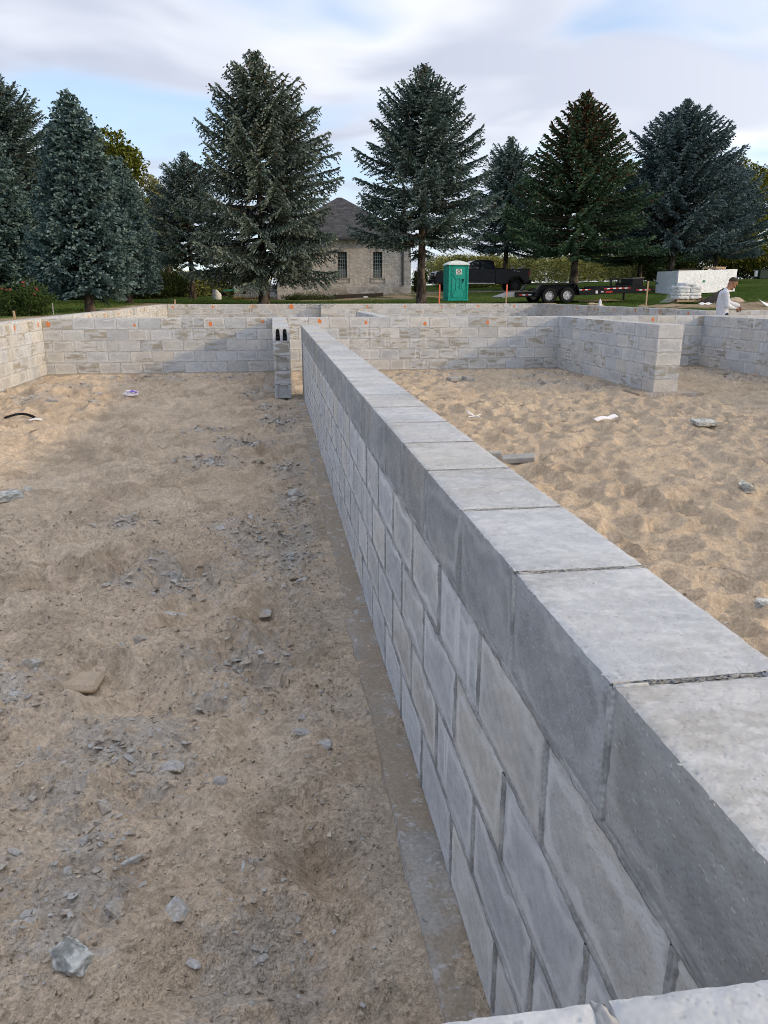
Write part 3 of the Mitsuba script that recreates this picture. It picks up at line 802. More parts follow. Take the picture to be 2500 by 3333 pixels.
def plant_spruce(label, x, y, sp, scale=1.0, rot=0.0, group='spruces round the building plot', hs=1.0, zoff=-.05):
    key = thing('spruce_tree', label, 'spruce tree', None)
    tw = T().translate([x, y, float(lawn_z(x, y)) + zoff]).rotate([0, 0, 1], rot).scale([scale * hs, scale * hs, scale])
    wood, limbs, (v, f, k), cn = sp['geo']
    if 'ply' not in sp:
        sp['ply'] = (mikit.ply(wood.mesh(), 'm_bark', smooth=True), mikit.ply(limbs.mesh(), 'm_bark'), mikit.ply((v, f), 'm_vertex', color=k), mikit.ply(cn.mesh(), 'm_cone') if cn.n else None)
    for nm, d in zip(('trunk', 'limbs', 'crown', 'cones'), sp['ply']):
        if d: scene[f'{key}__{nm}'] = {**d, 'to_world': tw}
    labels[key + '__crown'] = {'kind': 'stuff'}; labels[key + '__limbs'] = {'kind': 'stuff'}
    if sp['ply'][3]: labels[key + '__cones'] = {'kind': 'stuff', 'label': 'hanging tan cones near the top'}
    return key


SPB = {'geo': spruce(1, 5.45, 1.5, .66, spike=.45, capk=.62, pw=.86, lev=.20, per=9, spray=(.105, .042), tw=.075, droop=.16, gap=.02, hang=.22, dark=(0.048, 0.084, 0.078), light=(0.128, 0.196, 0.189), tip=(0.228, 0.315, 0.306))}
SPF = {'geo': spruce(2, 10.15, 3.7, 1.55, pw=.62, lev=.36, per=7, spray=(.135, .043), tw=.125, droop=.30, cones=110, gap=.16, hang=.75, extra=[(4.6, -.1, 3.5, .02, .12), (5.0, .25, 3.4, .05, .15), (5.4, -.25, 3.4, .10, .12), (5.7, .1, 3.2, .14, .16), (6.0, .4, 3.0, .16, .15), (6.2, -.1, 3.0, .2, .15), (6.5, .15, 2.7, .22, .2), (6.8, -.2, 2.6, .2, .2), (7.0, .1, 2.3, .22, .2), (2.8, -1.05, 3.2, -.16, .0), (3.1, -.75, 3.4, -.20, .02), (3.4, -.50, 3.4, -.18, .05), (3.7, -.85, 3.2, -.22, .05), (4.0, -.60, 3.3, -.15, .06), (4.2, -.75, 3.4, -.1, .08), (2.4, -2.4, 3.0, -.1, .05), (3.1, -2.6, 3.2, -.1, .05)], dark=(0.062, 0.084, 0.062), light=(0.156, 0.200, 0.160), tip=(0.301, 0.356, 0.310), brown=.05)}
SPH = {'geo': spruce(3, 10.0, 3.9, 2.8, pw=.78, lev=.34, per=7, spray=(.135, .043), tw=.125, droop=.20, cones=60, gap=.12, hang=.35, dark=(0.050, 0.081, 0.067), light=(0.138, 0.195, 0.177), tip=(0.273, 0.343, 0.318), brown=.03)}
SPJ = {'geo': spruce(4, 11.3, 6.0, 2.4, spike=.6, capk=.70, pw=.80, lev=.39, per=8, spray=(.175, .060), tw=.17, droop=.22, gap=.06, hang=.30, dark=(0.039, 0.077, 0.043), light=(0.095, 0.157, 0.090), tip=(0.137, 0.209, 0.124), brown=.7)}
SPK = {'geo': spruce(5, 11.7, 6.0, 2.7, spike=.6, capk=.95, pw=.60, lev=.39, per=8, spray=(.175, .060), tw=.17, droop=.14, gap=.05, hang=.30, dark=(0.054, 0.087, 0.087), light=(0.143, 0.200, 0.205), tip=(0.261, 0.338, 0.348), brown=.03)}

plant_spruce('tallest spruce, loose with hanging shoots and tan cones, left of the brick house', -.77, 35.6, SPF, 1.0, 0)
plant_spruce('tall blue-green spruce standing between the brick house and the green portable toilet', 6.46, 36.0, SPH, 1.0, 10)
plant_spruce('dense dark blue spruce nearest on the left, its skirt close to the lawn', -5.48, 22.8, SPB, 1.0, 0)
plant_spruce('grey-green spruce cut by the left edge of the photo', -10.2, 29.5, SPB, 1.22, 120, hs=1.08)
plant_spruce('slim blue spruce just behind the dense dark blue one, to its right', -6.34, 34.0, SPB, 1.02, 75, hs=.98)
plant_spruce('smaller spruce behind the white barrel, left of the tall loose one', -4.9, 46.0, SPH, .77, 200, hs=1.0)
plant_spruce('smaller open spruce behind the truck, left of the dark green one', 17.1, 58.0, SPH, 1.06, 300, hs=.92)
plant_spruce('dark green spruce with a brown top standing behind the flatbed trailer', 18.6, 48.0, SPJ, 1.0, 0)
plant_spruce('broad blue-green spruce behind the white wrapped stack, the widest of all', 26.7, 51.0, SPK, 1.0, 30)
plant_spruce('spruce hidden behind the broad blue-green one, its bare trunk showing left of it', 27.4, 57.0, SPJ, .80, 140)
plant_spruce('dark spruce at the right edge behind the broad blue-green one', 36.5, 62.0, SPK, .82, 250)
for x, y, s, r_ in ((-11.2, 36.0, .9, 60), (-16, 44, 1.0, 10), (-9.2, 52.0, .72, 170)):
    plant_spruce({-11.2: 'shaded spruce behind the one cut by the left edge', -16: 'far left spruce mostly hidden behind nearer spruces', -9.2: 'dim spruce in the dark gap right of the two blue spruces'}[x], x, y, SPH, s, r_)


def leafy(seed, H, lobes, n, size, dark, light, sparse=0.0):
    """crown: leaf blades in lobes [(x, y, z, rx, ry, rz)]; limbs to the lobes"""
    r = np.random.default_rng(seed)
    wood = MB(); wood.tube([0, 0, -.3], [0, 0, H * .35], .028 * H, .02 * H, n=8, cap=False)
    pts = []
    tot = sum(a[3] * a[4] * a[5] for a in lobes)
    for lx, ly, lz, rx, ry, rz in lobes:
        wood.tube([0, 0, H * .33], [lx, ly, lz], .016 * H, .004 * H, n=5, cap=False)
        m = int(n * rx * ry * rz / tot)
        q = unit(r.normal(size=(m, 3))) * (r.uniform(.45, 1.0, (m, 1)) ** .6)
        q *= 1 + .35 * (meshkit.fbm(q * 3 + lx, 3, seed)[:, None] - .5) * 2
        ok = meshkit.fbm(q * 4.2 + lz, 3, seed + 3) > .40 + sparse * .2
        pts.append((q * [rx, ry, rz] + [lx, ly, lz])[ok])
    c = np.vstack(pts); m = len(c)
    d = unit(r.normal(size=(m, 3)) + [0, 0, -.3]); s = unit(np.cross(d, r.normal(size=(m, 3))))
    mv = r.uniform(size=(m, 1)) * .6 + .4 * meshkit.fbm(c * 1.1, 2, 5)[:, None]
    col = np.array(dark) * (1 - mv) + np.array(light) * mv
    return wood, rhombs(c, d, s, size * r.uniform(.7, 1.3, m), size * .6 * r.uniform(.7, 1.3, m), col, double=False)


def plant_leafy(label, x, y, geo, name='deciduous_tree', cat='tree', kind_parts=('trunk', 'crown'), z=None):
    key = thing(name, label, cat)
    tw = T().translate([x, y, float(lawn_z(x, y)) if z is None else z])
    scene[key + '__' + kind_parts[0]] = {**mikit.ply(geo[0].mesh(), 'm_bark', smooth=True), 'to_world': tw}
    v, f, k = geo[1]
    scene[key + '__' + kind_parts[1]] = {**mikit.ply((v, f), 'm_vertex', color=k), 'to_world': tw}
    labels[key + '__' + kind_parts[1]] = {'kind': 'stuff'}
    return key


def lobes(r, H, R, n, low=.35):
    out = []
    for k in range(n):
        z = H * r.uniform(low, .88); w = R * math.sqrt(max(.08, 1 - ((z / H - .55) / .5) ** 2))
        a = r.uniform(0, 6.28); d = w * r.uniform(.2, .75); q = R * r.uniform(.32, .5)
        out.append((d * math.cos(a), d * math.sin(a), z, q, q, q * .8))
    return out


lr = np.random.default_rng(17)
plant_leafy('yellow-green broadleaf tree showing behind the top of the dense dark blue spruce', -12.0, 62, leafy(31, 12.6, lobes(lr, 12.6, 3.8, 14), 15000, .30, (.050, .070, .012), (.160, .170, .034)))
plant_leafy('olive-green broadleaf tree between the two leftmost spruces', -16.0, 58, leafy(32, 11.0, lobes(lr, 11.0, 3.8, 13), 13000, .30, (.045, .066, .014), (.130, .150, .036)))
plant_leafy('pale thin-leaved tree at the sky gap left of the smaller spruce', -8.7, 66, leafy(33, 10.9, lobes(lr, 10.9, 1.7, 11, .3), 7000, .22, (.130, .140, .060), (.34, .35, .20), sparse=.5))
plant_leafy('yellowing broadleaf tree at the right edge of the photo', 46.8, 76, leafy(34, 12.0, lobes(lr, 12.0, 4.6, 14, .2), 13000, .32, (.060, .082, .012), (.220, .200, .036)))
plant_leafy('green broadleaf tree under the right edge trees, left of the dark utility box', 38.5, 74, leafy(35, 8.0, lobes(lr, 8.0, 4.0, 12, .15), 12000, .30, (.028, .048, .012), (.080, .108, .032)))
plant_leafy('dark leafy tree filling the gap left of the smaller spruce', -11.4, 70, leafy(36, 9.0, lobes(lr, 9.0, 4.2, 14, .12), 15000, .30, (.020, .034, .012), (.062, .080, .026)))
plant_leafy('dark leafy tree behind the spruce cut by the left edge', -24.5, 50, leafy(37, 8.5, lobes(lr, 8.5, 4.6, 14, .10), 13000, .30, (.018, .030, .012), (.055, .074, .026)))
plant_leafy('dark bushy tree behind the flower bush on the left', -16.5, 55, leafy(38, 6.2, lobes(lr, 6.2, 4.2, 14, .08), 14000, .28, (.018, .028, .010), (.050, .068, .024)))


def bush(label, x, y, h, w, n, dark, light, size, cat='bush', name='bush', flowers=0, dens=.36, col2=(.55, .10, .10)):
    r = np.random.default_rng(int(100 * abs(x)) + n)
    key = thing(name, label, cat)
    o = np.array([x, y, float(lawn_z(x, y)) - .04])
    wd = MB(); C_, D_ = [], []
    ns = int(22 * w) + 6
    tips = []
    for k in range(ns):
        a = r.uniform(0, 6.28); rr = w * .5 * math.sqrt(r.uniform())
        b = np.array([rr * .5 * math.cos(a), rr * .5 * math.sin(a), 0]); tp = np.array([rr * math.cos(a), rr * math.sin(a), h * r.uniform(.72, 1.05) * (1 - .35 * (rr / (w * .5)) ** 2)])
        wd.tube(b + o, tp + o, .008, .003, n=4, cap=False); tips.append(tp)
        m = n // ns; q = r.uniform(.12, 1.02, m)[:, None]
        C_.append(b + (tp - b) * q + r.normal(0, .05 + .035 * w, (m, 3)) * [1, 1, .6]); D_.append(unit(r.normal(size=(m, 3)) + (tp - b) * .8))
    c = np.vstack(C_); d = np.vstack(D_); c[:, 2] = np.maximum(c[:, 2], .02); m = len(c); s = unit(np.cross(d, r.normal(size=(m, 3))))
    mv = r.uniform(size=(m, 1))
    v, f, k = rhombs(c + o, d, s, size * r.uniform(.7, 1.4, m), size * dens * r.uniform(.7, 1.3, m), np.array(dark) * (1 - mv) + np.array(light) * mv, double=False)
    part(key, 'stems', wd, 'm_bark')
    part(key, 'leaves', trimesh.Trimesh(v, f, process=False), 'm_vertex', color=k); labels[key + '__leaves'] = {'kind': 'stuff'}
    if flowers:
        fl = MB()
        for t_ in tips[:flowers]: fl.tube(t_ + o + [0, 0, -.02], t_ + o + [r.normal(0, .01), 0, .03], .035, .05, n=6)
        mat('m_flower', (.24, .08, .07)); part(key, 'blossoms', fl, 'm_flower'); labels[key + '__blossoms'] = {'kind': 'stuff', 'label': 'small dull red flower heads'}
    return key


bush('leafy garden bush with dull red flower heads beside the left block wall', -6.35, 19.6, .78, 1.5, 3600, (.022, .042, .012), (.062, .095, .030), .085, name='flower_bush', flowers=13)
bush('clipped evergreen bush at the right corner of the brick house', 8.95, 49.7, 1.75, 1.0, 3800, (.022, .034, .010), (.085, .092, .030), .12, name='evergreen_bush')
bush('second evergreen bush between the brick house and the parked truck', 9.75, 53.6, 1.6, 1.0, 3000, (.022, .032, .010), (.080, .085, .028), .12, name='evergreen_bush')
bush('low weeds along the foot of the brick house', 2.2, 47.6, .38, 3.2, 1800, (.030, .050, .014), (.085, .105, .040), .10, name='weed_clump', cat='weeds')
bush('ragged weed clump at the left corner of the brick house', .9, 48.1, .36, 1.6, 1200, (.030, .048, .014), (.085, .100, .040), .10, name='weed_clump', cat='weeds')
bush('wild shrub under the spruces left of the white barrel', -8.2, 60.0, 2.3, 5.0, 5000, (.016, .026, .010), (.050, .066, .022), .20, name='wild_shrub', cat='shrub')
bush('dim wild shrub behind the flower bush', -10.6, 44.0, 1.6, 4.5, 4500, (.014, .024, .009), (.044, .060, .020), .18, name='wild_shrub', cat='shrub')
bush('grassy shrub below the grey-green trunks at the left', -7.6, 47.0, 1.2, 3.6, 3600, (.018, .030, .010), (.060, .080, .026), .18, name='wild_shrub', cat='shrub')

bush('green wild shrubs left of the dark utility box', 39.5, 75.0, 4.2, 9.0, 7000, (.022, .036, .012), (.075, .095, .03), .30, name='wild_shrub', cat='shrub')
bush('green wild shrubs behind the dark utility box', 49.5, 78.0, 4.0, 9.0, 6000, (.022, .036, .012), (.085, .10, .03), .30, name='wild_shrub', cat='shrub')
# standing maize beyond the lawn
def maize(n, seed, path, depth, h=2.15, yellow=.5):
    r = np.random.default_rng(seed)
    q = r.uniform(size=n); seg = np.array(path); tt = q * (len(seg) - 1); i = np.minimum(tt.astype(int), len(seg) - 2)
    b = seg[i] + (seg[i + 1] - seg[i]) * (tt - i)[:, None]
    y = b[:, 1] + depth * r.uniform(size=n) ** 1.4; x = b[:, 0] + r.normal(0, .3, n)
    z = lawn_z(x, y); hh = h * r.uniform(.82, 1.1, n)
    C_, D_, L_, W_, K_ = [], [], [], [], []
    for k in range(10):
        a = r.uniform(0, 6.28, n); t = r.uniform(.04, .95, n) if k > 2 else r.uniform(.55, 1.0, n)
        ln = r.uniform(.45, .85, n) * (.7 if k < 9 else .5)
        e = r.uniform(-.5, 1.2, n) if k < 9 else np.full(n, 3.0)
        d = unit(np.stack([np.cos(a), np.sin(a), e], 1))
        C_.append(np.stack([x, y, z + hh * t], 1) + d * (ln * .4)[:, None]); D_.append(d); L_.append(ln); W_.append(r.uniform(.06, .10, n))
        mv = r.uniform(size=(n, 1)) * .7 + .3 * (r.uniform(size=(n, 1)) < yellow * (.25 + .75 * t[:, None]))
        K_.append(np.array([.085, .115, .032]) * (1 - mv) + np.array([.42, .395, .15]) * mv)
    c, d = np.vstack(C_), np.vstack(D_)
    s = unit(np.cross(d, r.normal(size=c.shape)))
    return rhombs(c, d, s, np.concatenate(L_), np.concatenate(W_), np.vstack(K_), double=False)


a = maize(4200, 5, [(14, 62), (20, 66), (34, 74), (44, 78)], 14, h=2.45)
b = maize(2600, 6, [(-13.5, 71), (-6.5, 73), (-1.0, 75)], 14, h=2.1, yellow=.42)
v = np.vstack([a[0], b[0]]); f = np.vstack([a[1], b[1] + len(a[0])]); k = np.vstack([a[2], b[2]])
put('maize_field', (v, f), 'm_vertex', color=k)
labels['maize_field'] = {'label': 'standing field of yellowing maize beyond the lawn', 'category': 'maize', 'kind': 'stuff'}
# a mass of dark wood far behind on the left and right
def mass(seed, xs, y, h, n, dark, light):
    r = np.random.default_rng(seed)
    x = r.uniform(xs[0], xs[1], n); hh = h * (.55 + .75 * meshkit.fbm(np.stack([x * .13, 0 * x, 0 * x], -1), 4, seed))
    z = hh * r.uniform(0, 1, n) ** .6; yy = y + r.uniform(0, 8, n)
    c = np.stack([x, yy, z + lawn_z(np.clip(x, -60, 90), np.clip(yy, 0, 130))], 1); d = unit(r.normal(size=(n, 3))); s = unit(np.cross(d, r.normal(size=(n, 3))))
    mv = r.uniform(size=(n, 1)) * .6 + .4 * meshkit.fbm(c * .5, 3, 4)[:, None]
    return rhombs(c, d, s, r.uniform(.4, .9, n), r.uniform(.25, .55, n), np.array(dark) * (1 - mv) + np.array(light) * mv, double=False)


a = mass(41, (-75, -11), 84, 9.0, 15000, (.016, .028, .010), (.062, .080, .026))
b = mass(42, (37, 95), 92, 8.5, 9000, (.024, .038, .012), (.085, .100, .032))
put('distant_woods', (np.vstack([a[0], b[0]]), np.vstack([a[1], b[1] + len(a[0])])), 'm_vertex', color=np.vstack([a[2], b[2]]))
labels['distant_woods'] = {'label': 'dark mass of trees closing the view beyond the maize', 'category': 'woods', 'kind': 'stuff'}
# grass blades of the nearer lawn, so that its edge is not a clean sheet
gr = np.random.default_rng(8)
n = 30000
x = gr.uniform(-9, 27, n); y = 20 + 24 * gr.uniform(size=n) ** 1.3
ok = ~inside_pit(x, y) & ((y > 34.6) | (x < -5.7) | (x > 15)) & ~((x > 13.0) & (y < 33.5 + .12 * (x - 14))) & ~((x > -5.6) & (x < 12) & (y < 34.6))
x, y = x[ok], y[ok]; n = len(x); d = unit(gr.normal(0, .45, (n, 3)) + [0, 0, 1]); s = unit(np.cross(d, gr.normal(size=(n, 3))))
mv = gr.uniform(size=(n, 1))
v, f, k = rhombs(np.stack([x, y, lawn_z(x, y) + .025], 1), d, s, gr.uniform(.06, .13, n), gr.uniform(.012, .03, n), np.array([.040, .078, .018]) * (1 - mv) + np.array([.085, .118, .034]) * mv, double=False)
put('grass', (v, f), 'm_vertex', color=k)
labels['grass'] = {'label': 'short mown grass blades on the lawn', 'category': 'grass', 'kind': 'stuff'}


# ---------------------------------------------------------------- rubble, chunks and litter on the sand
rr_ = np.random.default_rng(21)
PROTO = []
for k in range(14):
    q = rr_.normal(size=(8, 3)); q /= np.linalg.norm(q, axis=1, keepdims=True); q *= [1, rr_.uniform(.5, .95), rr_.uniform(.22, .6)]
    h = ConvexHull(q); f = h.simplices.copy()
    nn = np.cross(q[f[:, 1]] - q[f[:, 0]], q[f[:, 2]] - q[f[:, 0]]); bad = (nn * h.equations[:, :3]).sum(1) < 0; f[bad] = f[bad][:, ::-1]
    PROTO.append((q, f))


GRIT = []
for k in range(10):
    q = rr_.normal(size=(5, 3)); q /= np.linalg.norm(q, axis=1, keepdims=True)
    GRIT.append(hull(q * [1, .85, .7]))


def scatter(mb, x, y, s, flat=1.0, sink=.25, shapes=PROTO):
    for a, b, c in zip(x, y, s):
        v, f = shapes[rr_.integers(len(shapes))]
        R = rotz(rr_.uniform(0, 6.3)) @ rotx(rr_.normal(0, .38)) @ roty(rr_.normal(0, .38))
        mb.add((v * [1, 1, flat]) @ R.T * c + [a, b, float(sand_z(a, b)) + c * flat * .45 * (1 - sink)], f)


m = MB()
for cx, cy, rx, ry in DUST:
    n = int(np.clip(420 * rx * ry / .12, 60, 420) * (1.0 if cy < 8 else .7))
    a = rr_.uniform(0, 6.28, n); q = rr_.uniform(size=n) ** 1.15 * 1.0
    far = cy > 8
    s = (rr_.gamma(1.0, .0052, n) + .002) * (2.2 if far else .8 + .13 * cy)
    scatter(m, cx + rx * q * np.cos(a), cy + ry * q * np.sin(a), np.clip(s, .002, .038), .6)
# along the footing
n = 700
yy = .6 + 10.8 * rr_.uniform(size=n) ** 1.5; xx = -.27 + rr_.normal(0, .085, n)
scatter(m, xx, yy, np.clip(rr_.gamma(1.3, .003, n) + .002, .002, .02) * (1 + .07 * yy), .7)
put('rubble', m, 'm_rubble'); labels['rubble'] = {'label': 'crumbled grey mortar rubble in patches on the sand', 'category': 'rubble', 'kind': 'stuff'}
m = MB()
n = 24000
yy = .9 + 4.6 * rr_.uniform(size=n) ** 1.6; xx = rr_.uniform(-2.6, -.16, n)
scatter(m, xx, yy, np.clip(rr_.gamma(1.3, .0015, n) + .0014, .0014, .010) * (1 + .15 * yy), .85, -.3, GRIT)
n = 900
scatter(m, rr_.uniform(.4, 7, n), 2.6 + 8 * rr_.uniform(size=n) ** 1.5, np.clip(rr_.gamma(1.5, .003, n) + .003, .003, .014), .8)
put('gravel', m, 'm_pebble'); labels['gravel'] = {'label': 'small tan pebbles scattered over the sand', 'category': 'pebbles', 'kind': 'stuff'}


def chunk(label, x, y, sx, sy, sz, seed, mt='m_rubble', name='mortar_chunk', cat='rubble chunk', rot=0.0, rough=.16, group=None, lift=.22):
    r = np.random.default_rng(seed)
    b = trimesh.creation.icosphere(3)
    v = b.vertices * 1.0
    pl = unit(r.normal(size=(13, 3))); dd = r.uniform(.42, .85, 13)
    for p_, d_ in zip(pl, dd):
        e = v @ p_ - d_; v = v - np.where(e > 0, e, 0)[:, None] * p_
    v = v * (1 + rough * (meshkit.fbm(v * 3 + seed, 4, seed)[:, None] - .5) * 2)
    v = v / np.abs(v).max(0) * [sx, sy, sz] @ rotz(rot).T + [x, y, float(sand_z(x, y)) + sz * lift]
    key = thing(name, label, cat, group)
    put(key, trimesh.Trimesh(v, b.faces, process=False), mt, smooth=14)
    return key


mat('m_rock', lambda p, n, uv: mix((.27, .28, .27), (.62, .63, .60), smoothstep(.35, .68, fbm(p.x * 38, p.y * 38, p.z * 60, 4))) * (.8 + .4 * noise(p.x * 180, p.y * 180, p.z * 180)), bump=lambda p, n, uv: fbm(p.x * 60, p.y * 60, p.z * 60, 3), scale=.006)
chunk('jagged grey-green rock lying alone in the bottom left corner', -.93, 1.50, .050, .062, .045, 3, 'm_rock', 'stone', 'stone', .5, .3)
chunk('flat grey mortar flake, round, upper one in the pebble patch at lower left', -.815, 2.31, .045, .036, .014, 5)
chunk('flat grey mortar flake standing on edge right of the round one', -.655, 2.24, .030, .036, .024, 6, rot=.6)
chunk('pale curved mortar crumb right of the pebble patch, towards the footing', -.37, 2.42, .042, .018, .014, 7, rot=-.4)
chunk('pale small mortar crumb above the curved one', -.36, 2.52, .019, .019, .017, 8)
chunk('brownish mortar lump near the footing beside the pale crumbs', -.29, 2.30, .026, .022, .018, 9)
chunk('broad cracked grey mortar slab lowest in the crumbled patch at bottom left', -.70, 1.60, .040, .062, .012, 10, rot=.1)
chunk('whitish cracked mortar slab left of the broad cracked one', -.87, 1.67, .034, .050, .013, 11)
chunk('long mortar shard above the whitish slab', -.85, 1.86, .048, .016, .018, 12, rot=.5)
chunk('grey pebble-sized stone at the left of the crumbled patch', -1.04, 1.84, .028, .022, .018, 13)
chunk('small forked mortar crumb right of the jagged rock', -.66, 1.47, .026, .012, .008, 14, rot=-.7)
chunk('white mortar lump left of the square print in the sand', -1.48, 3.09, .050, .045, .026, 15)
chunk('bluish white mortar chip, left one of a pair in mid sand', -1.16, 3.27, .030, .040, .022, 16, rot=.4)
chunk('bluish white mortar chip, right one of a pair in mid sand', -1.08, 3.31, .034, .024, .022, 17)
chunk('pointed grey mortar piece standing in the grey patch in mid sand', -1.00, 4.10, .040, .045, .050, 18)
chunk('flat leaning mortar plate in front of the grey patch in mid sand', -.98, 3.62, .078, .040, .020, 19, rot=-.3)
chunk('broken mortar plate at the right end of the grey patch', -.52, 3.66, .050, .060, .020, 20, rot=.7)
chunk('small triangular block chip standing beside the footing halfway along the wall', -.30, 5.76, .060, .05, .050, 22)
chunk('dark stone in the grey patch beyond the triangular chip', -.60, 6.95, .075, .06, .035, 23, 'm_pebble', 'stone', 'stone')
chunk('white paper-thin chip in mid sand left of centre', -1.86, 7.6, .12, .05, .014, 24, rot=.4)
chunk('small upright chip at the left in the sand', -2.45, 6.3, .05, .06, .04, 25)
chunk('grey stone on the sunlit sand near the right edge', 3.27, 5.38, .065, .075, .06, 26, 'm_rock', 'stone', 'stone', lift=.5)
chunk('flat grey slab of dried mortar on the sand at the right edge', 2.02, 3.25, .105, .06, .03, 27, 'm_rock', lift=.8)
chunk('brown clod of sand left of the pale chips in mid sand', -2.3, 8.1, .08, .06, .05, 28, 'm_sand', 'sand_clod', 'clod of sand')
mat('m_white', (.74, .74, .76)); mat('m_black', (.018, .018, .020)); mat('m_concrete_piece', lambda p, n, uv: mix((.28, .275, .265), (.44, .435, .425), fbm(p.x * 18, p.y * 18, p.z * 18, 3)))


def slab(label, x, y, L, Wd, H, rot, mt='m_concrete_piece', name='block_fragment', cat='block fragment', tilt=(0, 0), lift=0.0, ch=.004):
    key = thing(name, label, cat)
    m = MB().box(-L / 2, L / 2, -Wd / 2, Wd / 2, 0, H, R=rotz(rot) @ rotx(tilt[0]) @ roty(tilt[1]), o=(x, y, float(sand_z(x, y)) - .008 + lift), ch=ch)
    put(key, m, mt); return key


slab('grey split block piece lying in the sand just right of the long wall', 1.83, 6.72, .30, .14, .05, -.35, tilt=(0.1, -.10), lift=.04)
slab('narrow block offcut behind the split piece right of the long wall', 1.64, 6.86, .12, .10, .045, -.3, lift=.02)
slab('flat pale board lying on the sunlit sand in front of the right stub wall', 4.66, 8.38, .25, .20, .045, .05, 'm_rock', tilt=(.12, 0), lift=.045)
slab('grey flat board beside the far cross wall, left one of two', 2.70, 13.1, .22, .2, .06, .2, lift=.05)
slab('grey flat board beside the far cross wall, right one of two', 2.94, 13.05, .18, .16, .07, .35, tilt=(0, .1), lift=.05)
mat('m_tanslab', lambda p, n, uv: mix((.42, .34, .255), (.54, .44, .335), fbm(p.x * 25, p.y * 25, 4, 3)) * (.8 + .4 * noise(p.x * 300, p.y * 300, p.z * 300)))
slab('flat square slab of caked tan sand, half buried in mid sand at the left', -1.29, 3.04, .185, .15, .04, -.12, 'm_tanslab', 'sand_slab', 'sand slab', lift=-.012, ch=.016)
slab('pale wooden offcut at the left edge of the sand', -2.50, 5.92, .24, .16, .05, .7, 'm_rock', 'wood_offcut', 'wood offcut', lift=.02)


def ribbon(label, pts, w, mt, name, cat, curl=0.0, th=.004):
    """a bent strip with thickness"""
    pts = np.array(pts, float); key = thing(name, label, cat)
    t = unit(np.gradient(pts, axis=0)); s = unit(np.cross(t, [0, 0, 1.0])); up = np.cross(s, t)
    A = [pts - s * w / 2 + up * curl, pts + s * w / 2 - up * curl]
    V = np.concatenate([A[0], A[1], A[1] + up * th, A[0] + up * th]); n = len(pts); F = []
    for a, b in ((0, 1), (1, 2), (2, 3), (3, 0)):
        i = np.arange(n - 1); F.append(np.stack([a * n + i, b * n + i, b * n + i + 1, a * n + i + 1], 1))
    F.append(np.array([[0, 3 * n, 2 * n, n], [n - 1, 2 * n - 1, 3 * n - 1, 4 * n - 1]]))
    put(key, MB().add(V, np.vstack(F)), mt, smooth=30); return key


q = np.linspace(0, 1, 12)
ribbon('white crumpled plastic strip on the sunlit sand', np.stack([3.40 + .36 * q, 8.62 + .20 * q, np.maximum(sand_z(3.40 + .36 * q, 8.62 + .20 * q), sand_z(3.40 + .36 * q, 8.55 + .20 * q)).max() + .006 + .02 * np.abs(np.sin(q * 5))], 1), .055, 'm_white', 'plastic_strip', 'plastic strip', .012)
ribbon('black curled rubber strip on the sand at the left', np.stack([-3.80 + .36 * q, 10.0 + .08 * np.sin(q * 3.1), max(sand_z(-3.6, 10), sand_z(-3.75, 10), sand_z(-3.5, 10)) + .012 + .035 * np.sin(q * 3.14)], 1), .03, 'm_black', 'rubber_strip', 'rubber strip', .01)
ribbon('thin white scrap beside the black curled strip', np.stack([-3.42 + .14 * q, 9.72 + .03 * q, max(sand_z(-3.4, 9.7), sand_z(-3.3, 9.72)) + .01 + .01 * np.sin(q * 3)], 1), .05, 'm_white', 'paper_scrap', 'scrap of paper', .005)
key = thing('plastic_wrapper', 'crumpled white and violet wrapper on the far left sand', 'wrapper')
cr = trimesh.creation.icosphere(3); v = cr.vertices * [.105, .07, .05] * (1 + .9 * (meshkit.fbm(cr.vertices * 2.4, 4, 3)[:, None] - .5))
mat('m_wrapper', lambda p, n, uv: mix((.72, .72, .76), (.20, .12, .50), smoothstep(.76, .80, noise(p.x * 14, p.y * 14, p.z * 14))))
put(key, trimesh.Trimesh(v + [-2.59, 11.9, sand_z(-2.59, 11.9) + .03], cr.faces, process=False), 'm_wrapper', smooth=25)
key = thing('plastic_tie', 'small tangle of white plastic ties on the sunlit sand', 'plastic tie')
m = MB()
for k in range(7):
    a = rr_.uniform(0, 6.28); b = np.array([2.03, 9.1, sand_z(2.03, 9.1) + .035]); e = b + [.11 * math.cos(a), .09 * math.sin(a), rr_.uniform(.0, .07)]
    m.tube(b, e, .007, n=5)
put(key, m, 'm_white')
for x, y, s in ((-2.0, 13.6, .10), (-3.2, 12.6, .13), (-4.0, 12.0, .16), (-3.6, 11.4, .13), (-3.0, 11.3, .1)):
    chunk({-2.0: 'pale flake on the far left sand right of the grey heap', -3.2: 'whitish flake before the far cross wall at left', -4.0: 'long pale flake in the grey heap at far left', -3.6: 'thin white flake in front of the grey heap at far left', -3.0: 'bluish flake left of the violet wrapper'}[x], x, y, s, s * .5, .03, int(-x * 10), rot=x)

# stakes
mat('m_wood', lambda p, n, uv: mix((.36, .25, .15), (.52, .40, .27), fbm(p.x * 40, p.y * 40, p.z * 4, 3)))
mat('m_pink', (.80, .20, .12)); mat('m_steel', (.35, .34, .32), .5, .6)


def stake(label, x, y, h, w, mt, tip=None, lean=0.0, z=None):
    key = thing('survey_stake', label, 'stake')
    z = float(lawn_z(x, y)) if z is None else z
    m = MB().box(-w / 2, w / 2, -w * .35, w * .35, -.2, h, ch=.003, R=roty(lean), o=(x, y, z))
    part(key, 'post', m, mt)
    if tip: part(key, 'painted_tip', MB().box(-w / 2 - .002, w / 2 + .002, -w * .35 - .002, w * .35 + .002, h * tip, h + .002, R=roty(lean), o=(x, y, z)), 'm_pink')


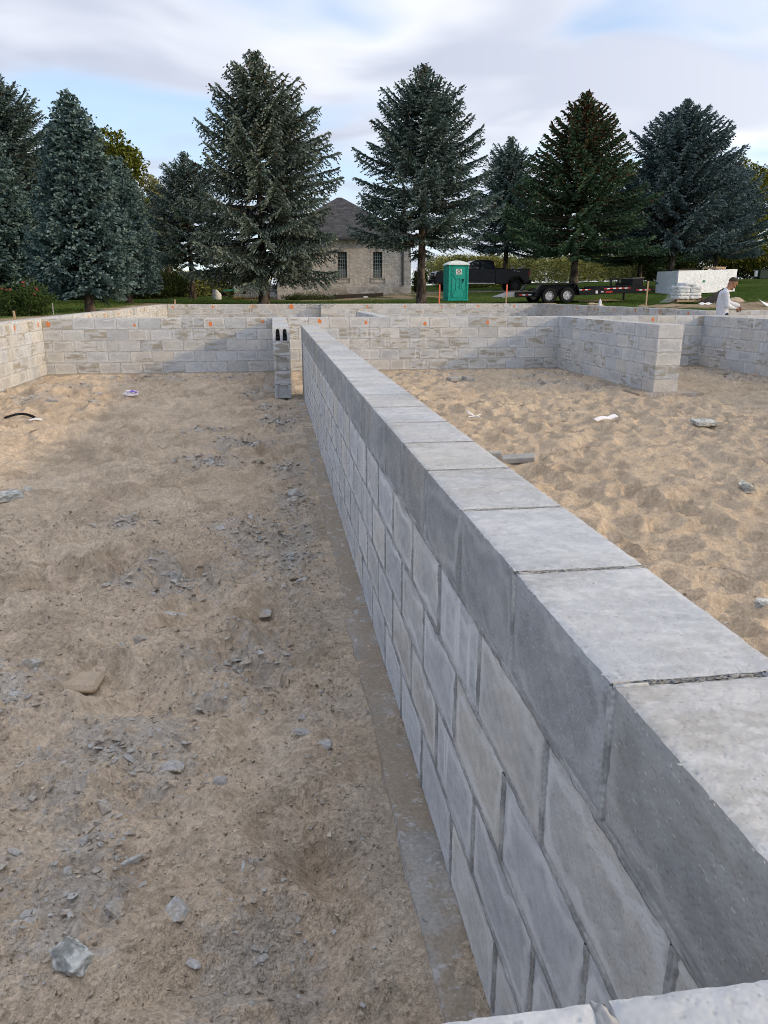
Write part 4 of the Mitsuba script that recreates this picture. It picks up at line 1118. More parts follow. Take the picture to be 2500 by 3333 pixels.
stake('orange painted survey stake standing left of the green portable toilet', 6.96, 34.3, .93, .055, 'm_pink', None, .01)
stake('wooden survey stake with a faded pink tip in front of the truck and trailer ramp', 10.04, 34.3, .93, .055, 'm_wood', .55, .02)
stake('bare wooden survey stake in front of the trailer toolbox', 15.12, 31.0, 1.03, .060, 'm_wood', None, .0)
stake('short pale stake top behind the left block wall, nearest one', -5.06, 14.95, .24, .035, 'm_wood', None, .0, .95)
stake('thin grey metal pin standing behind the left block wall', -5.06, 17.5, .36, .02, 'm_steel', None, .02, .93)
stake('short pale stake top at the far corner of the left block wall', -4.46, 33.75, .3, .07, 'm_wood', None, .0, .92)
key = thing('plastic_bottle', 'clear whitish plastic bottle standing on the right block wall', 'bottle')
m = MB().lathe([(0, 0), (.045, .0), (.05, .03), (.05, .15), (.036, .19), (.017, .215), (.017, .245), (0, .245)], 'z', (11.3, 26.9, ZT + .001), 14)
mat('m_bottle', (.70, .74, .78), .2); put(key, m, 'm_bottle', smooth=40)
key = thing('wood_offcut', 'pale yellow wood offcuts on the lawn behind the wall under the trailer wheels', 'wood offcut')
mat('m_yellow_wood', (.55, .42, .24))
m = MB(); zz = float(lawn_z(12.2, 35.0))
m.box(11.85, 12.5, 35.0, 35.1, zz, zz + .07, R=None); m.box(12.15, 12.75, 35.2, 35.3, zz + .01, zz + .10)
put(key, m, 'm_yellow_wood')

# ---------------------------------------------------------------- brick house
HX0, HX1, HY0, HY1 = -.07, 8.25, 48.9, 57.2
HG, HE = .55, 4.74


def brick_color(p, n, uv):
    h = dr.select(dr.abs(n.x) > .5, p.y, p.x)
    soldier = ((p.z > 2.08) & (p.z < 2.30)) | ((p.z > 4.28) & (p.z < 4.50))
    bh, bl = .0722, .205
    z0 = p.z / bh; row = dr.floor(z0); x0 = h / bl + .5 * (row - 2 * dr.floor(row / 2)); col = dr.floor(x0)
    xs = h / .0722; cs = dr.floor(xs)
    fz, fx_ = z0 - row, x0 - col
    r = dr.select(soldier, cell_rand(cs, 3, 7), cell_rand(row, col, 3))
    joint = dr.select(soldier, dr.select((xs - cs) < .14, 1.0, 0.0), dr.select((fz < .15) | (fx_ < .055), 1.0, 0.0))
    c = mix((.35, .325, .295), (.545, .51, .465), r)
    c = mix(c, mi.Color3f(.44, .43, .415), joint * .8)
    c = c * (.8 + .4 * fbm(p.x * 1.3, p.y * 1.3, p.z * 1.3, 3))
    return mix(c, mi.Color3f(.17, .15, .09), smoothstep(.45, .65, fbm(p.x * 2, p.z * 3, 5, 3)) * (1 - smoothstep(1.5, 1.9, p.z)) * .6)


mat('m_brick', brick_color)
mat('m_shingle', lambda p, n, uv: mix((.040, .041, .046), (.115, .115, .122), .55 * cell_rand(dr.floor(p.x / .3 + .5 * dr.floor(p.z / .085)), dr.floor(p.z / .085), 4) + .45 * fbm(p.x * 5, p.y * 5, p.z * 9, 3)))
mat('m_trim', (.055, .055, .058), .5); mat('m_muntin', (.30, .36, .35), .5); mat('m_sillstone', (.28, .265, .245))
mat('m_pane', (.016, .022, .024), .06, spec=.6)
H_ = thing('brick_house', 'pale grey brick house with dark hipped roof and tall small-paned windows behind the spruces', 'house')
WIN = [(1.485, 2.055), (3.665, 4.235), (5.865, 6.435)]
WZ0, WZ1 = 2.37, 3.90
m = MB()
xs = [HX0] + [w for a in WIN for w in a] + [HX1]
for a, b in zip(xs[0::2], xs[1::2]): m.box(a, b, HY0, HY0 + .25, HG, HE)
for a, b in WIN: m.box(a, b, HY0, HY0 + .25, HG, WZ0); m.box(a, b, HY0, HY0 + .25, WZ1, HE)
m.box(HX0, HX0 + .25, HY0 + .25, HY1, HG, HE); m.box(HX1 - .25, HX1, HY0 + .25, HY1, HG, HE); m.box(HX0 + .25, HX1 - .25, HY1 - .25, HY1, HG, HE)
m.box(HX0 + .25, HX1 - .25, HY0 + 2.0, HY0 + 2.1, HG, HE)
part(H_, 'wall', m, 'm_brick')
m = MB(); m.box(HX0 - .02, HX1 + .02, HY0 - .025, HY0 + .005, HG, 2.06); part(H_, 'plinth', m, 'm_brick')
for a, b in WIN:
    c = (a + b) / 2
    m = MB(); m.box(c - .47, c + .47, HY0 - .045, HY0 + .004, 2.035, 2.095); m.box(c - .47, c + .47, HY0 - .045, HY0 + .004, 2.30, 2.362); m.box(c - .47, c - .43, HY0 - .045, HY0 + .004, 2.095, 2.30); m.box(c + .43, c + .47, HY0 - .045, HY0 + .004, 2.095, 2.30)
    part(H_, 'sill_panel', m, 'm_sillstone')
    m = MB(); m.box(c - .46, c - .44, HY0 - .016, HY0 + .004, 2.362, 4.26); m.box(c + .44, c + .46, HY0 - .016, HY0 + .004, 2.362, 4.26); part(H_, 'wall_strip', m, 'm_brick')
    m = MB().prism([(c - .07, WZ1 + .01), (c + .07, WZ1 + .01), (c + .12, WZ1 + .27), (c - .12, WZ1 + .27)], HY0 - .04, HY0 + .004); part(H_, 'keystone', m, 'm_sillstone')
    w = numbered(H_ + '__window')
    m = MB(); m.box(a, b, HY0 + .10, HY0 + .15, WZ0, WZ0 + .045); m.box(a, b, HY0 + .10, HY0 + .15, WZ1 - .045, WZ1); m.box(a, a + .04, HY0 + .10, HY0 + .15, WZ0 + .045, WZ1 - .045); m.box(b - .04, b, HY0 + .10, HY0 + .15, WZ0 + .045, WZ1 - .045)
    part(w, 'frame', m, 'm_trim')
    m = MB()
    for i in range(1, 4): x = a + .04 + (b - a - .08) * i / 4; m.box(x - .009, x + .009, HY0 + .105, HY0 + .135, WZ0 + .045, WZ1 - .045)
    for i in range(1, 7): z = WZ0 + .045 + (WZ1 - WZ0 - .09) * i / 7; m.box(a + .04, b - .04, HY0 + .108, HY0 + .132, z - .009, z + .009)
    part(w, 'muntins', m, 'm_muntin')
    m = MB(); m.box(a + .02, b - .02, HY0 + .138, HY0 + .144, WZ0 + .02, WZ1 - .02); part(w, 'glass', m, 'm_pane')
E_ = .42
ap = np.array([4.2, 53.05, 7.45]); ez = HE - .05
c4 = np.array([[HX0 - E_, HY0 - E_, ez], [HX1 + E_, HY0 - E_, ez], [HX1 + E_, HY1 + E_, ez], [HX0 - E_, HY1 + E_, ez]])
v = np.vstack([c4, ap + [-.15, 0, 0], ap + [.15, 0, 0], c4 - [0, 0, .06]])
part(H_, 'roof', trimesh.Trimesh(v, [[0, 1, 5], [0, 5, 4], [1, 2, 5], [2, 3, 5], [3, 4, 5], [3, 0, 4], [6, 8, 7], [6, 9, 8], [0, 6, 7], [0, 7, 1], [1, 7, 8], [1, 8, 2], [2, 8, 9], [2, 9, 3], [3, 9, 6], [3, 6, 0]], process=False), 'm_shingle')
m = MB(); m.box(HX0 - E_ - .02, HX1 + E_ + .02, HY0 - E_ - .12, HY0 - E_ - .004, ez - .115, ez + .02); part(H_, 'gutter', m, 'm_trim')
m = MB(); m.box(HX0 - E_ + .02, HX1 + E_ - .02, HY0 - E_ + .004, HY0 - .003, ez - .12, ez - .075); part(H_, 'soffit', m, 'm_trim')
for x in (.19, 7.72):
    m = MB(); m.box(x - .055, x + .055, HY0 - .11, HY0 - .03, 2.0, ez - .3); m.box(x - .055, x + .055, HY0 - E_ - .02, HY0 - .03, ez - .30, ez - .19); m.box(x - .07, x + .07, HY0 - .20, HY0 - .025, 1.93, 1.998); part(H_, 'downspout', m, 'm_trim')
m = MB().lathe([(0, 0), (.10, .015), (.20, .06), (.26, .12), (.25, .13), (.19, .075), (.0, .03)], 'y', (.93, 48.55, 5.42), 18); m.tube([.93, 48.6, 5.0], [.93, 48.6, 5.42], .02)
part(H_, 'satellite_dish', m, 'm_white', smooth=40)
key = thing('timber_beam', 'long dark timber lying at the foot of the brick house', 'timber beam')
mat('m_darkwood', lambda p, n, uv: mix((.030, .026, .022), (.085, .070, .058), fbm(p.x * 3, p.y * 12, p.z * 30, 3)))
za, zb_ = float(lawn_z(3.4, 47.4)), float(lawn_z(6.3, 47.4))
ang = math.atan2(zb_ - za, 2.9)
put(key, MB().box(0, 2.95, -.1, .1, 0, .24, R=roty(-ang), o=(3.35, 47.4, za - .02), ch=.01), 'm_darkwood')
key = thing('timber_edging', 'dark timber edging along the left part of the house foot', 'timber edging')
za = float(lawn_z(1.3, 48.3)); put(key, MB().box(.6, 3.1, 48.55, 48.68, za - .1, za + .16, ch=.01), 'm_darkwood')
chunk('small white stone before the dark timber at the house', 5.14, 46.9, .17, .1, .11, 40, 'm_white', 'stone', 'stone'); scene['stone_004' if 'stone_004' in scene else [k for k in scene if k.startswith('stone')][-1]]['to_world'] = T().translate([0, 0, float(lawn_z(5.14, 46.9))])
# gravel drive
dx, dy = np.meshgrid(np.linspace(8.6, 26, 30), np.linspace(50.2, 54.6, 12), indexing='ij')
edge = np.minimum(np.minimum(dx - 8.6, 26 - dx), np.minimum(dy - 50.2, 54.6 - dy))
v = np.stack([dx, dy + .3 * np.sin(dx * .8) * (edge < .1), lawn_z(dx, dy) + np.where(edge < .01, -.04, .03)], -1).reshape(-1, 3)
ii, jj = np.meshgrid(np.arange(29), np.arange(11), indexing='ij')
put('gravel_drive', (v, np.stack([ii * 12 + jj, (ii + 1) * 12 + jj, (ii + 1) * 12 + jj + 1, ii * 12 + jj + 1], -1).reshape(-1, 4)), 'm_drive', smooth=True)
labels['gravel_drive'] = {'label': 'pale gravel drive under the parked truck', 'kind': 'structure'}
# left of the house: barrel, junk, fence
mat('m_barrel', (.68, .68, .68), .4)
zb_ = float(lawn_z(-3.7, 48))
key = thing('plastic_barrel', 'white plastic barrel standing on the lawn at the left, cut at a slant on top', 'barrel')
q = MB().lathe([(0, 0), (.24, 0), (.26, .03), (.27, .18), (.255, .2), (.27, .22), (.27, .38), (.255, .4), (.265, .43), (.24, .6), (0, .62)], 'z', (-3.7, 48, zb_ - .03), 20)
mm = q.mesh(); hgt = mm.vertices[:, 2] - zb_; mm.vertices[:, 2] -= np.clip(hgt - .2, 0, 1) * np.clip((mm.vertices[:, 0] + 3.75) * 2.2, 0, .8)
put(key, mm, 'm_barrel', smooth=40)
mat('m_greentarp', (.03, .20, .13), .5); mat('m_oldwood', lambda p, n, uv: mix((.30, .29, .28), (.55, .545, .53), fbm(p.x * 9, p.y * 9, p.z * 3, 3)))
key = thing('junk_heap', 'heap of dark junk under a green tarp right of the white barrel', 'junk heap')
m = MB()
for k in range(26):
    s = rr_.uniform(.07, .2); v, f = PROTO[k % 14]; m.add(v * s * [1.2, 1, 1.3] + [-3.2 + rr_.normal(0, .28), 48.5 + rr_.normal(0, .2), zb_ + rr_.uniform(.05, .42)], f)
part(key, 'debris', m, 'm_darkwood')
gx_, gy_ = np.meshgrid(np.linspace(-3.35, -2.55, 12), np.linspace(48.1, 48.8, 8), indexing='ij')
gz_ = zb_ + .56 + .12 * (meshkit.fbm(np.stack([gx_ * 3, gy_ * 3, 0 * gx_], -1), 3, 2) - .5) - .5 * np.maximum(0, np.abs(gx_ + 2.95) - .3) - .4 * np.maximum(0, 48.3 - gy_)
ii, jj = np.meshgrid(np.arange(11), np.arange(7), indexing='ij')
qf = np.stack([ii * 8 + jj, (ii + 1) * 8 + jj, (ii + 1) * 8 + jj + 1, ii * 8 + jj + 1], -1).reshape(-1, 4)
mat('m_greentarp2', (.03, .20, .13), two=True)
part(key, 'tarp', (np.stack([gx_, gy_, gz_], -1).reshape(-1, 3), qf), 'm_greentarp2', smooth=True)
part(key, 'leaning_board', MB().tube([-2.45, 48.4, zb_ + .45], [-3.1, 48.6, zb_ + 1.05], .04, n=6), 'm_oldwood')
F_ = thing('picket_fence', 'weathered white picket fence panel between the junk heap and the spruce trunk', 'fence')
fz = float(lawn_z(-1.9, 50)) + .02
for i in range(15):
    x = -2.72 + i * .125; h = .74 + .05 * math.sin(i * 2.3)
    m = MB().box(-.038, .038, -.012, .012, 0, h, R=roty(.03 * math.sin(i * 1.7)), o=(x, 50, fz + .08), ch=.004); part(F_, 'slat', m, 'm_oldwood')
m = MB(); m.box(-2.8, -.9, 50.014, 50.05, fz + .22, fz + .30); m.box(-2.8, -.9, 50.014, 50.05, fz + .60, fz + .68); part(F_, 'rail', m, 'm_oldwood')
part(F_, 'post', MB().box(-1.72, -1.62, 50.052, 50.15, fz - .2, fz + 1.25, ch=.01), 'm_oldwood')
key = thing('brush_pile', 'pile of dark brush behind the picket fence', 'brush pile')
m = MB()
for k in range(160):
    a, e = rr_.uniform(0, 6.28), rr_.normal(0, .35); b = np.array([-1.6 + rr_.normal(0, .6), 50.7 + rr_.normal(0, .25), fz + rr_.uniform(.1, .95)])
    m.tube(b, b + .5 * np.array([math.cos(a), math.sin(a), e]), .012, .006, n=4, cap=False)
put(key, m, 'm_darkwood'); labels[key]['kind'] = 'stuff'
mat('m_straw', (.42, .25, .09)); key = thing('wood_chip_bed', 'strip of tan wood chips under the picket fence', 'wood chips', kind='stuff')
m = MB()
for k in range(420):
    v, f = PROTO[k % 14]; m.add(v * .05 * [1.5, 1, .5] @ rotz(rr_.uniform(0, 6)).T + [rr_.uniform(-2.85, -.9), 49.75 + rr_.normal(0, .1), fz + rr_.uniform(-.02, .13)], f)
put(key, m, 'm_straw')
B_ = thing('notice_board', 'grey-white board standing between the spruce trunk and the brick house', 'board')
mat('m_board', lambda p, n, uv: mix((.55, .56, .57), (.20, .21, .22), smoothstep(.50, .56, noise(p.x * 7, p.z * 11, 3)) * smoothstep(.2, .3, p.z - 1.15)))
bz = float(lawn_z(-.5, 49.6))
part(B_, 'panel', MB().box(-.86, -.10, 49.6, 49.63, bz + .18, bz + .62), 'm_board'); part(B_, 'top_panel', MB().box(-.86, -.10, 49.602, 49.632, bz + .625, bz + .88), 'm_trim')
for x in (-.82, -.14): part(B_, 'post', MB().box(x - .03, x + .03, 49.634, 49.69, bz - .1, bz + .9), 'm_oldwood')

# ---------------------------------------------------------------- portable toilet
mat('m_green', lambda p, n, uv: mi.Color3f(.016, .37, .295) * (.88 + .24 * fbm(p.x * 4, p.y * 4, p.z * 4, 3)), .42); mat('m_roofplastic', (.62, .66, .64), .4)
mat('m_sign', (.72, .73, .72), .5)
TLT = thing('portable_toilet', 'green plastic portable toilet with a white sign on its door', 'portable toilet')
tx, ty = 9.99, 43.4
tz = float(lawn_z(tx, ty)) + .03
RT = rotz(.03)
def tbox(m, *a, ch=.0): m.box(*a, R=RT, o=(tx, ty, tz), ch=ch)
m = MB(); tbox(m, -.56, .56, .0, 1.10, .09, 1.93, ch=.03); part(TLT, 'cabin', m, 'm_green')
m = MB()
for s in (-1, 1):
    for a, b, d in ((.485, .575, .05), (.43, .475, .03), (.395, .42, .03)):
        x0, x1 = (a, b) if s > 0 else (-b, -a); tbox(m, x0, x1, -d, .02, .09, 1.93, ch=.012)
    for yy in (.06, .30, .54, .78, 1.0): tbox(m, *((.555, .585) if s > 0 else (-.585, -.555)), yy, yy + .10, .12, 1.90, ch=.01)
tbox(m, -.42, .42, -.035, .02, 1.86, 1.95, ch=.01); tbox(m, -.40, .40, -.035, .02, .09, .13, ch=.01)
part(TLT, 'corner_post', m, 'm_green')
D_ = numbered(TLT + '__door')
m = MB(); tbox(m, -.385, .385, -.022, .005, .14, 1.85, ch=.008)
def raised(poly, d0=-.055):
    return MB().prism(poly, d0, -.018, map=lambda w: w @ RT.T + [tx, ty, tz])
part(D_, 'panel', m, 'm_green')
part(D_, 'upper_plate', raised([(-.30, 1.80), (.30, 1.80), (.30, 1.38), (.13, 1.16), (.13, .98), (.10, .98), (.10, 1.14), (.04, 1.20), (-.04, 1.20), (-.10, 1.14), (-.10, .98), (-.13, .98), (-.13, 1.16), (-.30, 1.38)]), 'm_green')
part(D_, 'lower_plate', raised([(-.30, .18), (.30, .18), (.30, .36), (.14, .62), (.14, .97), (.09, .97), (.09, .62), (-.09, .62), (-.09, .97), (-.14, .97), (-.14, .62), (-.30, .36)]), 'm_green')
for s in (-1, 1): part(D_, 'rib', raised([(s * .335, .2), (s * .36, .2), (s * .36, 1.2), (s * .20, .95), (s * .20, .70), (s * .335, .45)] if s > 0 else [(s * .335, .2), (s * .335, .45), (s * .20, .70), (s * .20, .95), (s * .36, 1.2), (s * .36, .2)], -.040), 'm_green')
m = MB(); tbox(m, .22, .30, -.085, -.05, 1.08, 1.19, ch=.008); tbox(m, .235, .28, -.08, -.05, .98, 1.06, ch=.008); part(D_, 'latch', m, 'm_black')
for z in (.30, .98, 1.68): m = MB(); tbox(m, -.405, -.365, -.05, -.01, z, z + .07, ch=.006); part(D_, 'hinge', m, 'm_steel')
S_ = numbered(TLT + '__sign')
m = MB(); tbox(m, -.17, .17, -.068, -.0565, 1.43, 1.72); part(S_, 'plate', m, 'm_sign')
t = np.arange(28) * 2 * np.pi / 28
part(S_, 'emblem', MB().prism(np.stack([.125 * np.cos(t), 1.585 + .058 * np.sin(t)], 1), -.072, -.069, map=lambda w: w @ RT.T + [tx, ty, tz]), 'm_black')
part(S_, 'emblem_band', MB().prism(np.stack([.095 * np.cos(t), 1.585 + .020 * np.sin(t)], 1), -.0755, -.0725, map=lambda w: w @ RT.T + [tx, ty, tz]), 'm_sign')
m = MB(); tbox(m, -.115, .115, -.072, -.069, 1.665, 1.69); tbox(m, -.11, .11, -.072, -.069, 1.475, 1.495); part(S_, 'lettering', m, 'm_trim')
pr = [(-.64, 1.93), (.64, 1.93), (.61, 2.0), (.36, 2.13), (.10, 2.18), (-.10, 2.18), (-.36, 2.13), (-.61, 2.0)]
mm = MB().prism(pr, -.09, 1.18).mesh(); yy = mm.vertices[:, 1]; k = np.clip((mm.vertices[:, 2] - 1.99) / .19, 0, 1); mm.vertices[:, 1] = yy + (.545 - yy) * k * .55
mm.vertices = mm.vertices @ RT.T + [tx, ty, tz]; part(TLT, 'roof', mm, 'm_roofplastic')
m = MB(); tbox(m, -.60, .60, -.10, 1.14, .0, .085, ch=.015); part(TLT, 'base', m, 'm_green')
m = MB().tube(np.array([.3, .95, 1.9]) @ RT.T + [tx, ty, tz], np.array([.3, .95, 2.28]) @ RT.T + [tx, ty, tz], .045, n=10); part(TLT, 'vent_pipe', m, 'm_black')

# ---------------------------------------------------------------- vehicles
mat('m_paint', (.010, .012, .020), .14, 0.0, spec=.1, clearcoat=.12, clearcoat_gloss=.95); mat('m_tyre', (.016, .016, .017), .8, spec=.15); mat('m_rim', (.55, .55, .56), .35, .9); mat('m_darkrim', (.03, .03, .032), .4, .5)
mat('m_glass', (.022, .026, .030), .05, spec=.9); mat('m_chrome', (.45, .46, .48), .25, 1.0); mat('m_redlens', (.30, .02, .02), .3); mat('m_lens', (.55, .55, .55), .15)
mat('m_dust', lambda p, n, uv: mix((.05, .05, .055), (.42, .42, .43), smoothstep(.42, .6, fbm(p.x * 9, p.z * 9, 3, 3))), .7)
mat('m_plasticblack', (.011, .011, .012), .6, spec=.15)


def wheel(key, name, o, r, w, rimmat, rim=.60, spokes=8, outer=-1):
    """wheel with its axle along y; outer = side on which the rim shows"""
    k = numbered(key + '__' + name)
    m = MB().lathe([(r * rim, -w / 2 + .02), (r * rim + .02, -w / 2), (r * .93, -w / 2), (r * .985, -w / 2 + .03), (r, -w / 4), (r, w / 4), (r * .985, w / 2 - .03), (r * .93, w / 2), (r * rim + .02, w / 2), (r * rim, w / 2 - .02)], 'y', o, 36)
    for a in range(40):
        t = a * 2 * np.pi / 40; c, s = math.cos(t), math.sin(t)
        m.box(-.012, .012, -w * .42, w * .42, r - .012, r + .007, R=roty(t), o=o)
    part(k, 'tyre', m, 'm_tyre', smooth=35)
    f = outer * w * .38
    m = MB().lathe([(r * rim, -w / 2 + .02), (r * rim, w / 2 - .02)], 'y', o, 30)
    q = f * .35
    m.lathe([(r * rim + .005, f), (r * rim * .93, f), (r * rim * .88, f * .55), (r * rim * .80, q)], 'y', o, 30)
    m.lathe([(0, f * .9), (r * .14, f * .9), (r * .17, f * .7), (r * .17, q)], 'y', o, 18)
    for a in range(spokes):
        t = a * 2 * np.pi / spokes
        m.box(-r * .055, r * .055, min(q, q + outer * .02), max(q, q + outer * .02), r * .12, r * rim * .86, R=roty(t), o=o)
        c, s = math.sin(t + .3) * r * .22, math.cos(t + .3) * r * .22
        m.tube([o[0] + c, o[1] + q, o[2] + s], [o[0] + c, o[1] + q + outer * .035, o[2] + s], .012, n=5)
    m.lathe([(0, q * .3), (r * rim * .99, q * .3)], 'y', o, 30)
    part(k, 'rim', m, rimmat, smooth=30)
    return k


TR = thing('pickup_truck', 'dark crew-cab pickup truck parked facing left behind the green portable toilet', 'truck')
ox, oy = 10.28, 51.1
oz = float(lawn_z(13.5, 52)) + .01
mp = lambda w: w + [ox, oy, oz]
def arch(u, z, r, n=14, a0=0.0, a1=np.pi): t = np.linspace(a1, a0, n); return [(u + r * math.cos(x), z + r * math.sin(x)) for x in t]
low = [(.06, .55), (.02, .78), (.03, 1.10), (.10, 1.24), (.35, 1.31), (1.0, 1.36), (1.78, 1.40), (4.07, 1.42), (4.07, .48), (1.62, .48)] + arch(1.05, .42, .52)[::-1][1:-1] + [(.5, .5)]
part(TR, 'body', MB().prism(low, 0, 2.0, mp), 'm_paint', smooth=20)
cab = Polygon([(1.80, 1.405), (2.50, 1.90), (2.72, 1.985), (3.0, 2.01), (3.70, 2.0), (3.90, 1.965), (3.98, 1.90), (4.07, 1.425)])
def cmap(w): 
    k = np.clip((w[:, 2] - 1.41) / .6, 0, 1); y = w[:, 1] - 1.0; return np.stack([w[:, 0], 1.0 + y * (1 - .17 * k), w[:, 2]], 1) + [ox, oy, oz]
part(TR, 'cab', MB().prism(cab, .03, 1.97, cmap), 'm_paint', smooth=20)
def side(poly, d=.012): return MB().prism(poly, .03 - d, .03, cmap)
w1 = [(2.02, 1.44), (2.52, 1.83), (2.62, 1.86), (2.98, 1.865), (2.98, 1.45)]
w2 = [(3.10, 1.45), (3.10, 1.868), (3.66, 1.86), (3.78, 1.82), (3.86, 1.46)]
for wn, lb in ((w1, 'dark front door window'), (w2, 'dark rear door window')): part(TR, 'window', side(wn), 'm_glass', label=lb)
part(TR, 'windscreen', MB().add(np.array([[1.86, .14, 1.455], [1.86, 1.86, 1.455], [2.47, 1.76, 1.885], [2.47, .24, 1.885]]) + [ox - .01, oy, oz + .012], [[0, 3, 2, 1]]), 'm_glass')
for a, b in ((1.98, 3.04), (3.05, 4.0)):
    d = numbered(TR + '__door')
    part(d, 'panel', MB().prism([(a + .02, .60), (a + .02, 1.40), (b - .02, 1.405), (b - .02, .60)], -.012, .004, mp), 'm_paint')
    part(d, 'handle', MB().box(b - .26, b - .08, -.045, -.014, 1.17, 1.205, o=(ox, oy, oz), ch=.006), 'm_plasticblack')
part(TR, 'side_moulding', MB().box(1.68, 4.05, -.035, -.001, .50, .545, o=(ox, oy, oz), ch=.008), 'm_chrome')
bed = [(4.10, .50), (4.10, 1.43), (5.9, 1.45), (6.42, 1.50), (6.46, 1.38), (6.40, .62), (6.02, .56)] + arch(5.52, .42, .54)[::-1][1:-1] + [(4.98, .5)]
m = MB().prism(bed, 0, .12, mp); m.prism(bed, 1.88, 2.0, mp); m.box(4.10, 4.18, .12, 1.88, .6, 1.43, o=(ox, oy, oz)); m.box(4.18, 6.3, .12, 1.88, .86, .92, o=(ox, oy, oz)); m.box(6.32, 6.40, .12, 1.88, .64, 1.44, o=(ox, oy, oz))
part(TR, 'bed', m, 'm_paint', smooth=20)
part(TR, 'tailgate', MB().box(6.405, 6.47, .15, 1.85, .68, 1.46, o=(ox, oy, oz), ch=.02), 'm_paint')
for u in (1.05, 5.52):
    ring = Polygon(arch(u, .42, .60) + arch(u, .42, .52)[::-1]); part(TR, 'arch_flare', MB().prism(ring, -.045, .02, mp), 'm_plasticblack', smooth=20)
part(TR, 'road_dirt', MB().prism([(5.22, 1.30), (5.34, 1.35), (5.44, 1.40), (5.60, 1.33), (5.82, 1.29), (5.70, 1.26), (5.46, 1.25)], -.004, .001, mp), 'm_dust', label='pale scuff above the rear wheel arch')
for y, o_ in ((.16, -1), (1.84, 1)):
    for u in (1.05, 5.52): wheel(TR, 'wheel', (ox + u, oy + y, oz + .405), .405, .28, 'm_darkrim', .58, 8, o_)
part(TR, 'front_bumper', MB().box(-.10, .12, .02, 1.98, .50, .78, o=(ox, oy, oz), ch=.04), 'm_plasticblack')
g = numbered(TR + '__grille'); part(g, 'surround', MB().box(-.02, .05, .42, 1.58, .82, 1.20, o=(ox, oy, oz), ch=.02), 'm_plasticblack')
for z in (.90, .99, 1.08): part(g, 'bar', MB().box(-.045, -.015, .48, 1.52, z, z + .03, o=(ox, oy, oz)), 'm_chrome')
for y in (.03, 1.62): part(TR, 'headlight', MB().box(-.005, .22, y - .02, y + .36, .95, 1.16, o=(ox, oy, oz), ch=.03), 'm_lens')
part(TR, 'licence_plate', MB().box(-.115, -.10, .12, .40, .44, .58, o=(ox, oy, oz)), 'm_sign')
part(TR, 'mirror', MB().box(2.06, 2.16, -.30, -.06, 1.42, 1.72, o=(ox, oy, oz), ch=.03), 'm_plasticblack')
part(TR, 'rear_bumper', MB().box(6.40, 6.62, .05, 1.95, .50, .74, o=(ox, oy, oz), ch=.03), 'm_plasticblack')
for y in (.0, 1.86): part(TR, 'tail_light', MB().box(6.36, 6.475, y - .006, y + .146, .98, 1.32, o=(ox, oy, oz), ch=.01), 'm_redlens')
part(TR, 'mud_flap', MB().box(6.10, 6.12, .03, .33, .14, .62, o=(ox, oy, oz)), 'm_plasticblack')
part(TR, 'tool_box', MB().box(4.22, 4.75, .14, 1.86, 1.30, 1.52, o=(ox, oy, oz), ch=.02), 'm_plasticblack')
L_ = thing('lumber', 'pale lumber sticking out of the pickup bed', 'lumber')
for k, (a, b) in enumerate((((5.2, .6, .95), (6.35, .7, 1.68)), ((5.0, 1.0, .95), (6.25, 1.1, 1.64)), ((5.9, .5, .95), (5.25, .5, 1.74)), ((4.9, 1.4, .95), (5.7, 1.3, 1.62)))):
    part(L_, 'board', MB().tube(np.array(a) + [ox, oy, oz], np.array(b) + [ox, oy, oz], .032, n=4), 'm_oldwood')

TL = thing('flatbed_trailer', 'black tandem-axle flatbed trailer with red and white tape strips on the lawn', 'trailer')
ux, uy = 10.62, 38.4
uz = float(lawn_z(13.9, 38.6)) + .005
RR = roty(-.030)
def tmap(w): return (w - [3.35, 0, 0]) @ RR.T + [ux + 3.35, uy, uz]
def tb(m, *a, ch=0.0):
    v, f = bevel_box(*a, ch); return m.add(tmap(v), f)
def tpart(name, boxes, mt, ch=.006, **kw):
    m = MB()
    for b in boxes: tb(m, *b, ch=ch)
    return part(TL, name, m, mt, **kw)
TBK = mat('m_trailer', (.010, .011, .014), .5, spec=.15)
mat('m_deckwood', lambda p, n, uv: mix((.16, .13, .10), (.33, .29, .24), fbm(p.x * 2, p.y * 22, 3, 3)))
WB = 2.05
for k in range(11): tpart('deck_plank', [(1.25, 5.62, .10 + k * .17, .10 + k * .17 + .162, .585, .625)], 'm_deckwood', .003)
tpart('side_rail', [(1.15, 5.6, 0, .07, .36, .63), (1.15, 5.6, WB - .07, WB, .36, .63)], 'm_trailer')
tpart('front_frame', [(5.3, 8.1, .0, .07, .38, .70), (5.3, 8.1, WB - .07, WB, .38, .70), (5.62, 7.35, .07, WB - .07, .60, .72)], 'm_trailer')
tpart('cross_member', [(u, u + .06, .07, WB - .07, .42, .58) for u in np.arange(1.4, 7.4, .6)], 'm_trailer')
tpart('deck_lip', [(6.55, 7.45, .02, WB - .02, .725, .76), (7.38, 7.46, .02, WB - .02, .76, .92), (5.62, 5.70, .0, WB, .70, .78)], 'm_trailer')
tpart('headboard', [(6.75, 6.82, 1.2, 1.3, .76, 1.16), (7.15, 7.22, 1.2, 1.3, .76, 1.16), (6.75, 7.22, 1.2, 1.28, 1.08, 1.16)], 'm_trailer')
mat('m_ramp', (.28, .28, .275), .5, .4)
part(TL, 'ramp', MB().add(*hull(tmap(np.array([[.50, .05, .40], [.50, WB - .05, .40], [1.24, WB - .05, .61], [1.24, .05, .61], [.50, .05, .35], [.50, WB - .05, .35], [1.24, WB - .05, .40], [1.24, .05, .40]])))), 'm_ramp')
